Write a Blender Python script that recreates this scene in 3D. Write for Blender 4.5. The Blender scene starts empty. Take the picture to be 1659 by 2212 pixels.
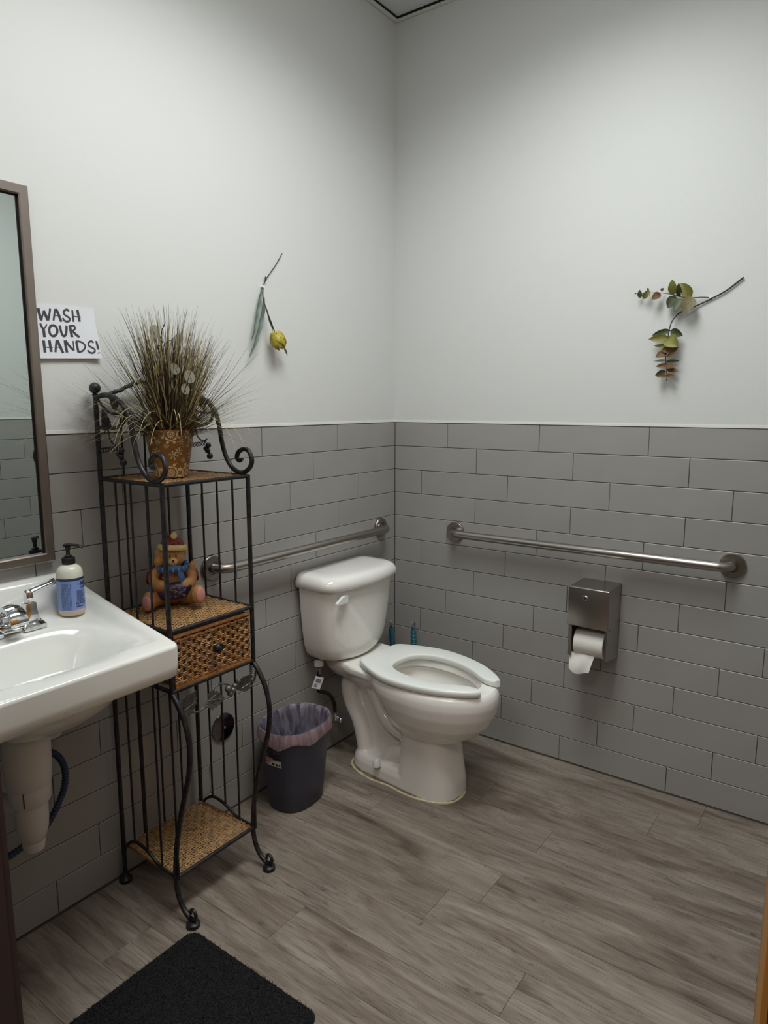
import bpy, bmesh, math, random
from math import sin, cos, pi, radians
from mathutils import Vector, Matrix, noise
R = random.Random(7)
scene = bpy.context.scene
COL = scene.collection

# ------------------------------------------------------------------ camera, light, exposure
cam_d = bpy.data.cameras.new('camera'); cam = bpy.data.objects.new('camera', cam_d); COL.objects.link(cam)
cam.location = (1.7617, -2.5158, 1.4199)
cam.rotation_euler = (radians(90 - 8.888), 0, radians(35.9136))
cam_d.sensor_fit = 'HORIZONTAL'; cam_d.sensor_width = 36; cam_d.lens = 1486.64 / 1659 * 36
cam_d.clip_start = 0.02; cam_d.clip_end = 50
scene.camera = cam
world = bpy.data.worlds.new('world'); scene.world = world; world.use_nodes = True
world.node_tree.nodes['Background'].inputs[0].default_value = (0.75, 0.85, 1.0, 1)
world.node_tree.nodes['Background'].inputs[1].default_value = 0.02
scene.view_settings.view_transform = 'Standard'; scene.view_settings.look = 'None'
scene.view_settings.gamma = 1; scene.view_settings.use_curve_mapping = False
scene.view_settings.exposure = 0.0
LIGHT_C = (0.97, -1.18); LIGHT_SIZE = (0.58, 1.18); LIGHT_EMIT = 2.7; LIGHT_W = 22.5; LIGHT_SPREAD = 143; HALL_FILL_W = 16
LIGHT_COL = (0.965, 1.0, 0.995)

la = bpy.data.lights.new('panel_light', 'AREA'); la.shape = 'RECTANGLE'; la.size, la.size_y = LIGHT_SIZE
la.energy = LIGHT_W; la.color = LIGHT_COL; la.spread = radians(LIGHT_SPREAD)
lo = bpy.data.objects.new('panel_light', la); COL.objects.link(lo); lo.location = (LIGHT_C[0], LIGHT_C[1], 2.944)

lb = bpy.data.lights.new('corridor_fill', 'AREA'); lb.shape = 'RECTANGLE'; lb.size, lb.size_y = 0.6, 0.6  # added fill lamp out of view, brightens low surfaces through the doorway
lb.energy = HALL_FILL_W; lb.color = (1.0, 0.90, 0.84)
lo2 = bpy.data.objects.new('corridor_fill', lb); COL.objects.link(lo2); lo2.location = (1.35, -3.05, 2.585)

# ------------------------------------------------------------------ helpers
def lin(c):
    return tuple(((x / 255) / 12.92 if x / 255 <= 0.04045 else ((x / 255 + 0.055) / 1.055) ** 2.4) for x in c)

def mat(name, rgb, rough=0.5, metal=0.0, bump=None, var=None, spec=0.5, coat=0.0, alpha=1.0, trans=0.0, sss=0.0, emit=None, emit_s=0, twotone=None, obj_rand=0.0, aniso=None):
    """procedural material; rgb in sRGB 0-255"""
    m = bpy.data.materials.new(name); m.use_nodes = True
    nt = m.node_tree; N = nt.nodes; L = nt.links; b = N['Principled BSDF']
    c = (*lin(rgb), 1)
    b.inputs['Base Color'].default_value = c
    b.inputs['Roughness'].default_value = rough; b.inputs['Metallic'].default_value = metal
    b.inputs['Specular IOR Level'].default_value = spec; b.inputs['Coat Weight'].default_value = coat
    b.inputs['Coat Roughness'].default_value = 0.08
    b.inputs['Alpha'].default_value = alpha; b.inputs['Transmission Weight'].default_value = trans
    if sss:
        b.inputs['Subsurface Weight'].default_value = sss; b.inputs['Subsurface Radius'].default_value = (0.01, 0.01, 0.01)
    if emit:
        b.inputs['Emission Color'].default_value = (*emit, 1); b.inputs['Emission Strength'].default_value = emit_s
    tc = N.new('ShaderNodeTexCoord')
    src = None
    if var or twotone:
        n = N.new('ShaderNodeTexNoise'); sc, amt = var if var else (twotone[1], 1)
        n.inputs['Scale'].default_value = sc; n.inputs['Detail'].default_value = 5
        L.new(tc.outputs['Object'], n.inputs['Vector'])
        r = N.new('ShaderNodeValToRGB')
        if twotone:
            r.color_ramp.elements[0].position = 0.42; r.color_ramp.elements[1].position = 0.62
            r.color_ramp.elements[0].color = c; r.color_ramp.elements[1].color = (*lin(twotone[0]), 1)
        else:
            r.color_ramp.elements[0].position = 0.3; r.color_ramp.elements[1].position = 0.7
            r.color_ramp.elements[0].color = (*[x * (1 - amt) for x in c[:3]], 1)
            r.color_ramp.elements[1].color = (*[min(1, x * (1 + amt)) for x in c[:3]], 1)
        L.new(n.outputs['Fac'], r.inputs['Fac']); src = r.outputs['Color']
        L.new(src, b.inputs['Base Color'])
    if obj_rand:
        oi = N.new('ShaderNodeObjectInfo'); mr = N.new('ShaderNodeMapRange')
        mr.inputs['To Min'].default_value = 1 - obj_rand; mr.inputs['To Max'].default_value = 1 + obj_rand
        L.new(oi.outputs['Random'], mr.inputs['Value'])
        mx = N.new('ShaderNodeVectorMath'); mx.operation = 'SCALE'
        if src: L.new(src, mx.inputs[0])
        else: mx.inputs[0].default_value = c[:3]
        L.new(mr.outputs['Result'], mx.inputs['Scale']); L.new(mx.outputs[0], b.inputs['Base Color'])
    if bump:
        n2 = N.new('ShaderNodeTexNoise'); n2.inputs['Scale'].default_value = bump[0]; n2.inputs['Detail'].default_value = 4
        L.new(tc.outputs['Object'], n2.inputs['Vector'])
        if aniso:
            mp = N.new('ShaderNodeMapping'); mp.inputs['Scale'].default_value = aniso
            L.new(tc.outputs['Object'], mp.inputs['Vector']); L.new(mp.outputs[0], n2.inputs['Vector'])
        bp = N.new('ShaderNodeBump'); bp.inputs['Strength'].default_value = bump[1]; bp.inputs['Distance'].default_value = bump[2] if len(bump) > 2 else 0.001
        L.new(n2.outputs['Fac'], bp.inputs['Height']); L.new(bp.outputs['Normal'], b.inputs['Normal'])
    return m

class G:
    """mesh collector: lists of vertices and faces"""
    def __init__(s): s.v = []; s.f = []
    def add(s, vs, fs):
        o = len(s.v); s.v += [tuple(p) for p in vs]; s.f += [tuple(i + o for i in f) for f in fs]; return s
    def box(s, x0, x1, y0, y1, z0, z1):
        return s.add([(x0,y0,z0),(x1,y0,z0),(x1,y1,z0),(x0,y1,z0),(x0,y0,z1),(x1,y0,z1),(x1,y1,z1),(x0,y1,z1)],
                     [(0,3,2,1),(4,5,6,7),(0,1,5,4),(1,2,6,5),(2,3,7,6),(3,0,4,7)])
    def bbox(s, x0, x1, y0, y1, z0, z1, r=0.002, seg=2):
        bm = bmesh.new(); bmesh.ops.create_cube(bm, size=1)
        for v in bm.verts: v.co = Vector(((x0+x1)/2 + v.co.x*(x1-x0), (y0+y1)/2 + v.co.y*(y1-y0), (z0+z1)/2 + v.co.z*(z1-z0)))
        bmesh.ops.bevel(bm, geom=list(bm.edges), offset=r, segments=seg, profile=0.5, affect='EDGES')
        return s.bm(bm)
    def bm(s, bm, M=None):
        bm.verts.ensure_lookup_table()
        for i, v in enumerate(bm.verts): v.index = i
        s.add([(M @ v.co) if M else v.co.copy() for v in bm.verts], [[v.index for v in f.verts] for f in bm.faces]); bm.free(); return s
    def loft(s, rings, cap0=True, cap1=True, closed=True):
        n = len(rings[0]); vs = [p for r in rings for p in r]; fs = []
        for i in range(len(rings) - 1):
            for j in range(n if closed else n - 1):
                k = (j + 1) % n
                fs.append((i*n+j, i*n+k, (i+1)*n+k, (i+1)*n+j))
        if cap0: fs.append(tuple(reversed(range(n))))
        if cap1: fs.append(tuple((len(rings)-1)*n + j for j in range(n)))
        return s.add(vs, fs)
    def tube(s, pts, rad, n=8, caps=True, flat=None):
        """rad: number or list; flat=(a,b) scales the section along its two axes"""
        P = [Vector(p) for p in pts]; m = len(P)
        rr = rad if isinstance(rad, (list, tuple)) else [rad] * m
        rings = []; up = None
        for i in range(m):
            t = (P[min(i+1, m-1)] - P[max(i-1, 0)])
            if t.length < 1e-9: t = Vector((0,0,1))
            t.normalize()
            if up is None:
                up = Vector((0,0,1)) if abs(t.z) < 0.9 else Vector((0,1,0))
            a = up - t * up.dot(t)
            if a.length < 1e-6: a = t.orthogonal()
            a.normalize(); b = t.cross(a); up = a
            fa, fb = flat if flat else (1, 1)
            rings.append([P[i] + (a * cos(2*pi*j/n) * fa + b * sin(2*pi*j/n) * fb) * rr[i] for j in range(n)])
        return s.loft(rings, caps, caps)
    def lathe(s, prof, c=(0,0,0), n=32, axis='z', cap0=True, cap1=True):
        rings = []
        for r, h in prof:
            ring = []
            for j in range(n):
                a = 2*pi*j/n
                if axis == 'z': p = (c[0]+r*cos(a), c[1]+r*sin(a), c[2]+h)
                elif axis == 'x': p = (c[0]+h, c[1]+r*cos(a), c[2]+r*sin(a))
                else: p = (c[0]+r*sin(a), c[1]+h, c[2]+r*cos(a))
                ring.append(p)
            rings.append(ring)
        return s.loft(rings, cap0, cap1)
    def sphere(s, c, r, n=16, m=10, rot=None):
        rx, ry, rz = r if isinstance(r, (list, tuple)) else (r, r, r)
        rings = []
        for i in range(m + 1):
            t = -pi/2 + pi * i / m; t = max(-pi/2 + 0.02, min(pi/2 - 0.02, t)); ring = []
            for j in range(n):
                a = 2*pi*j/n; p = Vector((rx*cos(t)*cos(a), ry*cos(t)*sin(a), rz*sin(t)))
                if rot: p = rot @ p
                ring.append(p + Vector(c))
            rings.append(ring)
        return s.loft(rings)
    def prism(s, poly, h, M=None):
        """polygon [(a,b)] in local XY extruded by h along +Z, then transformed by M"""
        n = len(poly); M = M or Matrix()
        vs = [M @ Vector((a, b, 0)) for a, b in poly] + [M @ Vector((a, b, h)) for a, b in poly]
        return s.add(vs, [tuple(reversed(range(n))), tuple(range(n, 2*n))] + [(i, (i+1)%n, (i+1)%n+n, i+n) for i in range(n)])
    def xf(s, M): s.v = [tuple(M @ Vector(p)) for p in s.v]; return s

def wloc(o):
    v = Vector((0,0,0))
    while o is not None: v += o.location; o = o.parent
    return v

def mesh_of(g, name, m, smooth=False, angle=40):
    me = bpy.data.meshes.new(name); me.from_pydata([tuple(p) for p in g.v], [], g.f)
    if m: me.materials.append(m)
    me.validate(); 
    bm = bmesh.new(); bm.from_mesh(me); bmesh.ops.recalc_face_normals(bm, faces=bm.faces)
    for f in bm.faces: f.smooth = smooth
    if smooth:
        for e in bm.edges:
            e.smooth = not (len(e.link_faces) == 2 and e.calc_face_angle(0) > radians(angle))
    bm.to_mesh(me); bm.free(); me.update()
    return me

def link(name, me, parent=None, **props):
    o = bpy.data.objects.new(name, me); COL.objects.link(o); o.parent = parent
    for k, v in props.items(): o[k] = v
    return o

def part(name, g, m, parent, smooth=True, world=False, angle=40, **props):
    """a child mesh; world=True: vertices are given in room coordinates"""
    if world:
        d = wloc(parent); g.v = [(p[0]-d.x, p[1]-d.y, p[2]-d.z) for p in g.v]
    return link(name, mesh_of(g, name, m, smooth, angle), parent, **props)

def thing(name, label, cat, loc=(0,0,0), rz=0, group=None):
    o = bpy.data.objects.new(name, None); COL.objects.link(o); o.location = loc; o.rotation_euler = (0, 0, rz)
    o.empty_display_size = 0.05
    o['label'] = label; o['category'] = cat
    if group: o['group'] = group
    return o

def single(name, g, m, label, cat, loc=(0,0,0), smooth=True, angle=40, group=None):
    """a thing that is one mesh, origin at loc, vertices in room coordinates"""
    g.v = [(p[0]-loc[0], p[1]-loc[1], p[2]-loc[2]) for p in g.v]
    o = link(name, mesh_of(g, name, m, smooth, angle)); o.location = loc; o['label'] = label; o['category'] = cat
    if group: o['group'] = group
    return o

def struct(name, g, m, smooth=False, **props):
    o = link(name, mesh_of(g, name, m, smooth)); o['kind'] = 'structure'
    for k, v in props.items(): o[k] = v
    return o

def spline(pts, n=6):
    """Catmull-Rom through the points"""
    P = [Vector(p) for p in pts]; P = [P[0]*2-P[1]] + P + [P[-1]*2-P[-2]]; out = []
    for i in range(1, len(P) - 2):
        for k in range(n):
            t = k / n; a, b, c, d = P[i-1], P[i], P[i+1], P[i+2]
            out.append(0.5*((2*b) + (c-a)*t + (2*a-5*b+4*c-d)*t*t + (3*b-a-3*c+d)*t**3))
    out.append(P[-2]); return out

def lerp_list(keys, t):
    """keys: [(t, a, b, ...)] linear interpolation"""
    for i in range(len(keys) - 1):
        if keys[i][0] <= t <= keys[i+1][0]:
            u = (t - keys[i][0]) / max(1e-9, keys[i+1][0] - keys[i][0])
            return [x + (y - x) * u for x, y in zip(keys[i][1:], keys[i+1][1:])]
    return list(keys[-1][1:]) if t > keys[-1][0] else list(keys[0][1:])

def evaluated(g, mods):
    """apply modifiers, return a new G"""
    me = bpy.data.meshes.new('tmp'); me.from_pydata([tuple(p) for p in g.v], [], g.f); me.update()
    bm = bmesh.new(); bm.from_mesh(me); bmesh.ops.recalc_face_normals(bm, faces=bm.faces); bm.to_mesh(me); bm.free()
    o = bpy.data.objects.new('tmp', me); COL.objects.link(o)
    for kind, kw in mods:
        md = o.modifiers.new(kind, kind)
        for k, v in kw.items(): setattr(md, k, v)
    bpy.context.view_layer.update()
    dg = bpy.context.evaluated_depsgraph_get(); ev = o.evaluated_get(dg); m2 = ev.to_mesh()
    out = G().add([v.co.copy() for v in m2.vertices], [tuple(p.vertices) for p in m2.polygons])
    ev.to_mesh_clear(); bpy.data.objects.remove(o); bpy.data.meshes.remove(me); return out

# ------------------------------------------------------------------ materials
M_paint = mat('white_wall_paint', (214, 215, 213), 0.55, bump=(260, 0.16, 0.0015))
M_ceil = mat('ceiling_white', (206, 210, 212), 0.8, bump=(300, 0.2, 0.001))
M_tile = mat('grey_wall_tile', (157, 155, 151), 0.33, spec=0.45, var=(6, 0.03), obj_rand=0.025)
M_grout = mat('dark_grout', (66, 62, 58), 0.9)
M_trimw = mat('white_caulk', (232, 232, 228), 0.5)
M_steel = mat('brushed_steel', (168, 163, 157), 0.3, 1.0, bump=(900, 0.06, 0.0004), aniso=(1, 1, 25))
M_steel_flat = mat('satin_steel', (150, 143, 136), 0.34, 1.0, var=(14, 0.06))
M_frame = mat('mirror_frame_steel', (148, 138, 131), 0.38, 1.0, var=(9, 0.07))
M_chrome = mat('chrome', (225, 226, 228), 0.05, 1.0)
M_mirror = mat('mirror_silver', (206, 214, 211), 0.005, 1.0)
M_black = mat('black_gap', (8, 8, 9), 0.7)
M_porc = mat('white_porcelain', (238, 236, 231), 0.12, spec=0.55, coat=0.35, var=(3, 0.01))
M_seat = mat('white_seat_plastic', (232, 236, 231), 0.22, spec=0.5)
M_plastic = mat('white_plastic', (216, 212, 207), 0.4)
M_caulk = mat('yellowed_caulk', (204, 196, 160), 0.6, var=(60, 0.15))
M_iron = mat('dark_wrought_iron', (32, 31, 34), 0.42, 0.35, bump=(180, 0.5, 0.0008), twotone=((52, 50, 52), 60))
M_pewter = mat('worn_pewter_metal', (104, 103, 103), 0.4, 0.6, bump=(300, 0.4, 0.0008), var=(90, 0.35))
M_wick = mat('tan_wicker', (158, 122, 80), 0.55, var=(70, 0.4))
M_wickd = mat('honey_rattan', (148, 104, 54), 0.42, var=(60, 0.5))
M_wickdark = mat('dark_rattan_backing', (38, 22, 11), 0.8)
M_bin = mat('charcoal_plastic', (58, 58, 72), 0.48, bump=(500, 0.1, 0.0004))
M_rubber = mat('black_rubber', (20, 20, 22), 0.5)
M_paper = mat('white_paper', (222, 224, 230), 0.7, var=(12, 0.015))
M_ink = mat('marker_ink', (62, 62, 68), 0.75, var=(300, 0.2))
M_tissue = mat('tissue_paper', (232, 230, 224), 0.9, bump=(400, 0.3, 0.0006))
# ================================================================== STRUCTURE
S = 0.1032; H = 13 * S; L16 = 3.98 * S; ZC = 2.949; W = 1.95; YB = -2.06; YC = -2.16
TH = 0.010
def plane_box(x0, x1, y0, y1, z0, z1): return G().box(x0, x1, y0, y1, z0, z1)
wall_left = struct('wall_left', G().box(-0.12, -0.006, YB, 0.12, -0.02, ZC + 0.03), M_paint)
wall_right = struct('wall_right', G().box(-0.006, W + 0.12, 0.006, 0.12, -0.02, ZC + 0.03), M_paint)
wall_door_side = struct('wall_door_side', G().box(W + 0.006, W + 0.12, YB - 0.1, 0.006, -0.02, ZC + 0.03), M_paint)
DX0, DX1, DZ = 0.662, 1.7405, 2.05          # doorway opening
gb = G().box(-0.12, DX0 - 0.02, YC, YB - 0.006, -0.02, ZC + 0.03)
gb.box(DX1 + 0.02, W + 0.006, YC, YB - 0.006, -0.02, ZC + 0.03)
gb.box(DX0 - 0.02, DX1 + 0.02, YC, YB - 0.006, DZ + 0.02, ZC + 0.03)
wall_back = struct('wall_back', gb, M_paint)
# upper plaster of each tiled wall stands almost flush with the tiles
tile_cache = {}
def tile_mesh(w, h):
    k = (round(w, 4), round(h, 4))
    if k not in tile_cache:
        g = G(); b = 0.0014; d = TH
        o = [(0,0),(w,0),(w,h),(0,h)]; i = [(b,b),(w-b,b),(w-b,h-b),(b,h-b)]
        vs = [(x, 0, z) for x, z in o] + [(x, -d + b*0.8, z) for x, z in o] + [(x, -d, z) for x, z in i]
        fs = [(3,2,1,0)] + [(j,(j+1)%4,(j+1)%4+4,j+4) for j in range(4)] + [(j+4,(j+1)%4+4,(j+1)%4+8,j+8) for j in range(4)] + [(8,9,10,11)]
        g.add(vs, fs); tile_cache[k] = mesh_of(g, 'tile', M_tile)
    return tile_cache[k]
def tile_wall(wall, length, place, offs, skip=None):
    """place(s, z) -> (location, rotation_z) for a tile whose lower-left corner is at s along the wall"""
    gap = 0.0021
    for r in range(13):
        z1 = H - r * S; z0 = z1 - S
        o = offs[r] * S; edges = [0.0]
        x = o - math.floor(o / L16) * L16
        while x < length - 0.01:
            if x > 0.012: edges.append(x)
            x += L16
        edges.append(length)
        for a, b in zip(edges[:-1], edges[1:]):
            segs = [(a, b)]
            if skip: segs = [(p, q) for p, q in ((a, min(b, skip[0])), (max(a, skip[1]), b)) if q - p > 0.01]
            for p, q in segs:
                zz0 = z0 + (0.004 if r == 12 else gap / 2)
                t = link('tile', tile_mesh(q - p - gap, z1 - gap / 2 - zz0), wall)
                loc, rz = place(p + gap / 2, q - gap / 2, zz0); j = R.uniform(-0.00025, 0.00025)
                t.location = Vector(loc) + Vector((j, j, 0)); t.rotation_euler = (0, 0, rz)
OL = [3.87, 1.28, 2.55, 3.86, 1.2, 2.59, 3.9, 1.2, 2.45, 3.86, 1.2, 2.67, 3.98]
OR = [2.61, 3.96, 1.36, 3.94, 2.64, 1.36, 3.94, 2.62, 1.35, 3.95, 2.64, 1.35, 3.88]
# right wall: tiles face -y ; left wall: tiles face +x ; tile local +x runs along the wall
tile_wall(wall_right, W, lambda a, b, z: ((a, TH, z), 0), OR)
tile_wall(wall_left, -YB, lambda a, b, z: ((-TH, -b, z), radians(90)), OL)
tile_wall(wall_door_side, -YB, lambda a, b, z: ((W + TH, -a, z), radians(-90)), [o + 1.2 for o in OL])
tile_wall(wall_back, W, lambda a, b, z: ((b, YB - TH, z), radians(180)), OR, skip=(DX0 - 0.07, DX1 + 0.07))
def grout(wall, g): part('grout', g, M_grout, wall, smooth=False)
grout(wall_right, G().box(-0.006, W, 0.0022, 0.0068, 0, H))
grout(wall_left, G().box(-0.0068, -0.0022, YB, -0.0001, 0, H))
grout(wall_door_side, G().box(W + 0.0022, W + 0.0068, YB, 0, 0, H))
grout(wall_back, G().box(0, DX0 - 0.07, YB - 0.0068, YB - 0.0022, 0, H).box(DX1 + 0.07, W, YB - 0.0068, YB - 0.0022, 0, H))
# raised plaster above the tiles
def skim(wall, g): part('plaster', g, M_paint, wall, smooth=False)
ZT = H + 0.0085
skim(wall_right, G().box(-0.006, W + 0.006, -0.0002, 0.0062, ZT, ZC + 0.02))
skim(wall_left, G().box(-0.0062, 0.0002, YB, 0, ZT, ZC + 0.02))
skim(wall_door_side, G().box(W - 0.0002, W + 0.0062, YB, 0, ZT, ZC + 0.02))
skim(wall_back, G().box(0, DX0 - 0.02, YB - 0.0062, YB + 0.0002, ZT, ZC + 0.02).box(DX1 + 0.02, W, YB - 0.0062, YB + 0.0002, ZT, ZC + 0.02)
     .box(DX0 - 0.02, DX1 + 0.02, YB - 0.0062, YB + 0.0002, DZ + 0.02, ZC + 0.02))
# white caulk strip along the top of the tiles
gt = G(); z0, z1 = H + 0.0016, H + 0.010
gt.box(0, W, -0.0022, 0.006, z0, z1)
struct('trim_1', gt, M_trimw)
struct('trim_2', G().box(-0.006, 0.0022, YB, 0.0, z0, z1), M_trimw)
struct('trim_3', G().box(W - 0.0022, W + 0.006, YB, 0, z0, z1), M_trimw)
# ceiling: metal angle round the edge, panel set above it, light fixture opening
M_angle = mat('white_ceiling_angle', (212, 212, 208), 0.5)
fx0, fx1 = LIGHT_C[0] - LIGHT_SIZE[0]/2 - 0.012, LIGHT_C[0] + LIGHT_SIZE[0]/2 + 0.012
fy0, fy1 = LIGHT_C[1] - LIGHT_SIZE[1]/2 - 0.012, LIGHT_C[1] + LIGHT_SIZE[1]/2 + 0.012
gc = G()
for b in ((-0.01, fx0, YB, 0.01), (fx1, W + 0.01, YB, 0.01), (fx0, fx1, YB, fy0), (fx0, fx1, fy1, 0.01)):
    gc.box(b[0], b[1], b[2], b[3], ZC + 0.010, ZC + 0.03)
struct('ceiling', gc, M_ceil)
ga = G(); t = 0.023
ga.box(0, W, -t, 0, ZC, ZC + 0.0015).box(0, t, YB, -t, ZC, ZC + 0.0015).box(W - t, W, YB, -t, ZC, ZC + 0.0015).box(t, W - t, YB, YB + t, ZC, ZC + 0.0015)
ga.box(0, W, -0.0015, -0.0003, ZC, ZC + 0.012).box(0.0003, 0.0015, YB, 0, ZC, ZC + 0.012)
struct('trim_4', ga, M_angle)
struct('trim_5', G().box(t, W - t, -t - 0.0015, -t, ZC + 0.0012, ZC + 0.011).box(t, t + 0.0012, YB + t, -t, ZC + 0.0012, ZC + 0.011), M_black)
# light fixture
lf = thing('ceiling_light', 'rectangular ceiling light panel above the middle of the room', 'light', (LIGHT_C[0], LIGHT_C[1], ZC))
gl = G(); a, b = LIGHT_SIZE[0]/2, LIGHT_SIZE[1]/2
for (x0, x1, y0, y1) in ((-a-.011, -a, -b-.011, b+.011), (a, a+.011, -b-.011, b+.011), (-a, a, -b-.011, -b), (-a, a, b, b+.011)): gl.box(x0, x1, y0, y1, -0.004, 0.028)
part('frame', gl, M_angle, lf, smooth=False)
M_glow = mat('lit_diffuser', (240, 240, 240), 0.5, emit=LIGHT_COL, emit_s=LIGHT_EMIT)
part('diffuser', G().box(-a, a, -b, b, 0.0, 0.004), M_glow, lf, smooth=False)
# floor planks run along x
def floor_mat():
    m = bpy.data.materials.new('grey_oak_vinyl'); m.use_nodes = True; nt = m.node_tree; N = nt.nodes; L = nt.links; b = N['Principled BSDF']
    geo = N.new('ShaderNodeNewGeometry'); oi = N.new('ShaderNodeObjectInfo')
    off = N.new('ShaderNodeVectorMath'); off.operation = 'MULTIPLY_ADD'
    cmb = N.new('ShaderNodeCombineXYZ'); L.new(oi.outputs['Random'], cmb.inputs[0]); L.new(oi.outputs['Random'], cmb.inputs[1]); L.new(oi.outputs['Random'], cmb.inputs[2])
    L.new(cmb.outputs[0], off.inputs[0]); off.inputs[1].default_value = (7, 13, 31); L.new(geo.outputs['Position'], off.inputs[2])
    def nz(scale3, sc, det, dist=0.0, rough=0.55):
        mp = N.new('ShaderNodeMapping'); mp.inputs['Scale'].default_value = scale3; L.new(off.outputs[0], mp.inputs[0])
        n = N.new('ShaderNodeTexNoise'); n.inputs['Scale'].default_value = sc; n.inputs['Detail'].default_value = det; n.inputs['Distortion'].default_value = dist
        n.inputs['Roughness'].default_value = rough
        L.new(mp.outputs[0], n.inputs['Vector']); return n
    def ramp(n, stops):
        r = N.new('ShaderNodeValToRGB'); e = r.color_ramp.elements
        while len(e) < len(stops): e.new(0.5)
        for el, (p, c) in zip(e, stops): el.position = p; el.color = (*lin(c), 1) if len(c) == 3 else (c[0],)*3 + (1,)
        L.new(n.outputs['Fac'], r.inputs['Fac']); return r
    broad = ramp(nz((1.0, 5, 1), 1.9, 7, 1.6), [(0.24, (90, 77, 67)), (0.40, (120, 108, 97)), (0.54, (138, 127, 116)), (0.76, (156, 146, 133))])
    grain = ramp(nz((1.3, 24, 1), 4.2, 10, 1.3, 0.72), [(0.33, (.50,0)), (0.45, (.84,0)), (0.53, (1.0,0)), (0.7, (1.12,0))])
    fine = ramp(nz((6, 150, 1), 6, 5, 0.6), [(0.35, (.88,0)), (0.55, (1.04,0))])
    knots = ramp(nz((2.3, 9, 1), 2.0, 4, 3.4), [(0.27, (.52,0)), (0.36, (1.0,0))])
    cracks = ramp(nz((0.9, 15, 1), 2.6, 6, 1.9, 0.6), [(0.478, (1.0,0)), (0.494, (.62,0)), (0.500, (.60,0)), (0.512, (1.0,0))])
    gate = ramp(nz((1.1, 3.5, 1), 2.2, 2, 0.5), [(0.50, (0,0)), (0.60, (1,0))])
    def mul(a, bb):
        x = N.new('ShaderNodeVectorMath'); x.operation = 'MULTIPLY'; L.new(a, x.inputs[0]); L.new(bb, x.inputs[1]); return x.outputs[0]
    c = mul(mul(mul(broad.outputs[0], grain.outputs[0]), fine.outputs[0]), knots.outputs[0])
    mxc = N.new('ShaderNodeMix'); mxc.data_type = 'RGBA'; L.new(gate.outputs[0], mxc.inputs['Factor']); mxc.inputs[6].default_value = (1, 1, 1, 1); L.new(cracks.outputs[0], mxc.inputs[7]); c = mul(c, mxc.outputs[2])
    mr = N.new('ShaderNodeMapRange'); mr.inputs['To Min'].default_value = 0.93; mr.inputs['To Max'].default_value = 1.06; L.new(oi.outputs['Random'], mr.inputs['Value'])
    sc = N.new('ShaderNodeVectorMath'); sc.operation = 'SCALE'; L.new(c, sc.inputs[0]); L.new(mr.outputs[0], sc.inputs['Scale'])
    L.new(sc.outputs[0], b.inputs['Base Color']); b.inputs['Roughness'].default_value = 0.42; b.inputs['Specular IOR Level'].default_value = 0.4
    bp = N.new('ShaderNodeBump'); bp.inputs['Strength'].default_value = 0.12; bp.inputs['Distance'].default_value = 0.001
    L.new(grain.outputs[0], bp.inputs['Height']); L.new(bp.outputs[0], b.inputs['Normal'])
    return m
M_floor = floor_mat()
M_dirt = mat('dark_gap_under_planks', (40, 34, 30), 0.9)
floor = struct('floor', G().box(-0.12, W + 0.6, -3.7, 0.12, -0.03, -0.0045), M_dirt)
PW = 0.1525; PL = 1.22; y = 0.006; joints = [1.365, 1.239, 0.687, 0.976, 0.405, 0.936, 0.8375, 1.15, 0.539, 1.02, 0.25, 0.78, 1.3, 0.5, 1.1, 0.3, 0.9, 0.6, 1.2, 0.2, 0.8, 1.0, 0.4, 0.7]
pc = {}
def plank_mesh(l, w):
    k = (round(l, 3), round(w, 3))
    if k not in pc:
        b = 0.0006; g = G(); o = [(0,0),(l,0),(l,w),(0,w)]; i = [(b,b),(l-b,b),(l-b,w-b),(b,w-b)]
        g.add([(p,q,-0.0045) for p,q in o] + [(p,q,-b) for p,q in o] + [(p,q,0) for p,q in i],
              [(3,2,1,0)] + [(j,(j+1)%4,(j+1)%4+4,j+4) for j in range(4)] + [(j+4,(j+1)%4+4,(j+1)%4+8,j+8) for j in range(4)] + [(8,9,10,11)])
        pc[k] = mesh_of(g, 'plank', M_floor)
    return pc[k]
y = -0.0005
for r in range(24):
    yb = -0.145 - PW * r if r else -0.145
    xmin, xmax = (0.001, W - 0.001) if yb > YC - 0.05 else (0.001, W + 0.5)
    e = [xmin]; x = joints[r] - PL * 2
    while x < xmax - 0.01:
        if x > xmin + 0.01: e.append(x)
        x += PL
    e.append(xmax)
    for a, b in zip(e[:-1], e[1:]):
        o = link('plank', plank_mesh(b - a - 0.0006, y - yb - 0.0006), floor); o.location = (a + 0.0003, yb + 0.0003, 0)
    y = yb
# uneven caulk bead, coloured dark for the shadow gap between tiles and floor
def bead(name, pts):
    g = G().tube(pts, [0.0028 + 0.0018 * noise.noise(Vector((i * 0.21, 3.1, len(pts)))) for i in range(len(pts))], 6)
    struct(name, g, M_grout, smooth=True)
bead('shadow_caulk_right', [(0.01 + i * 0.02, -0.0012, 0.0008) for i in range(96)])
bead('shadow_caulk_left', [(0.0012, -0.01 - i * 0.02, 0.0008) for i in range(102)])
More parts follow.
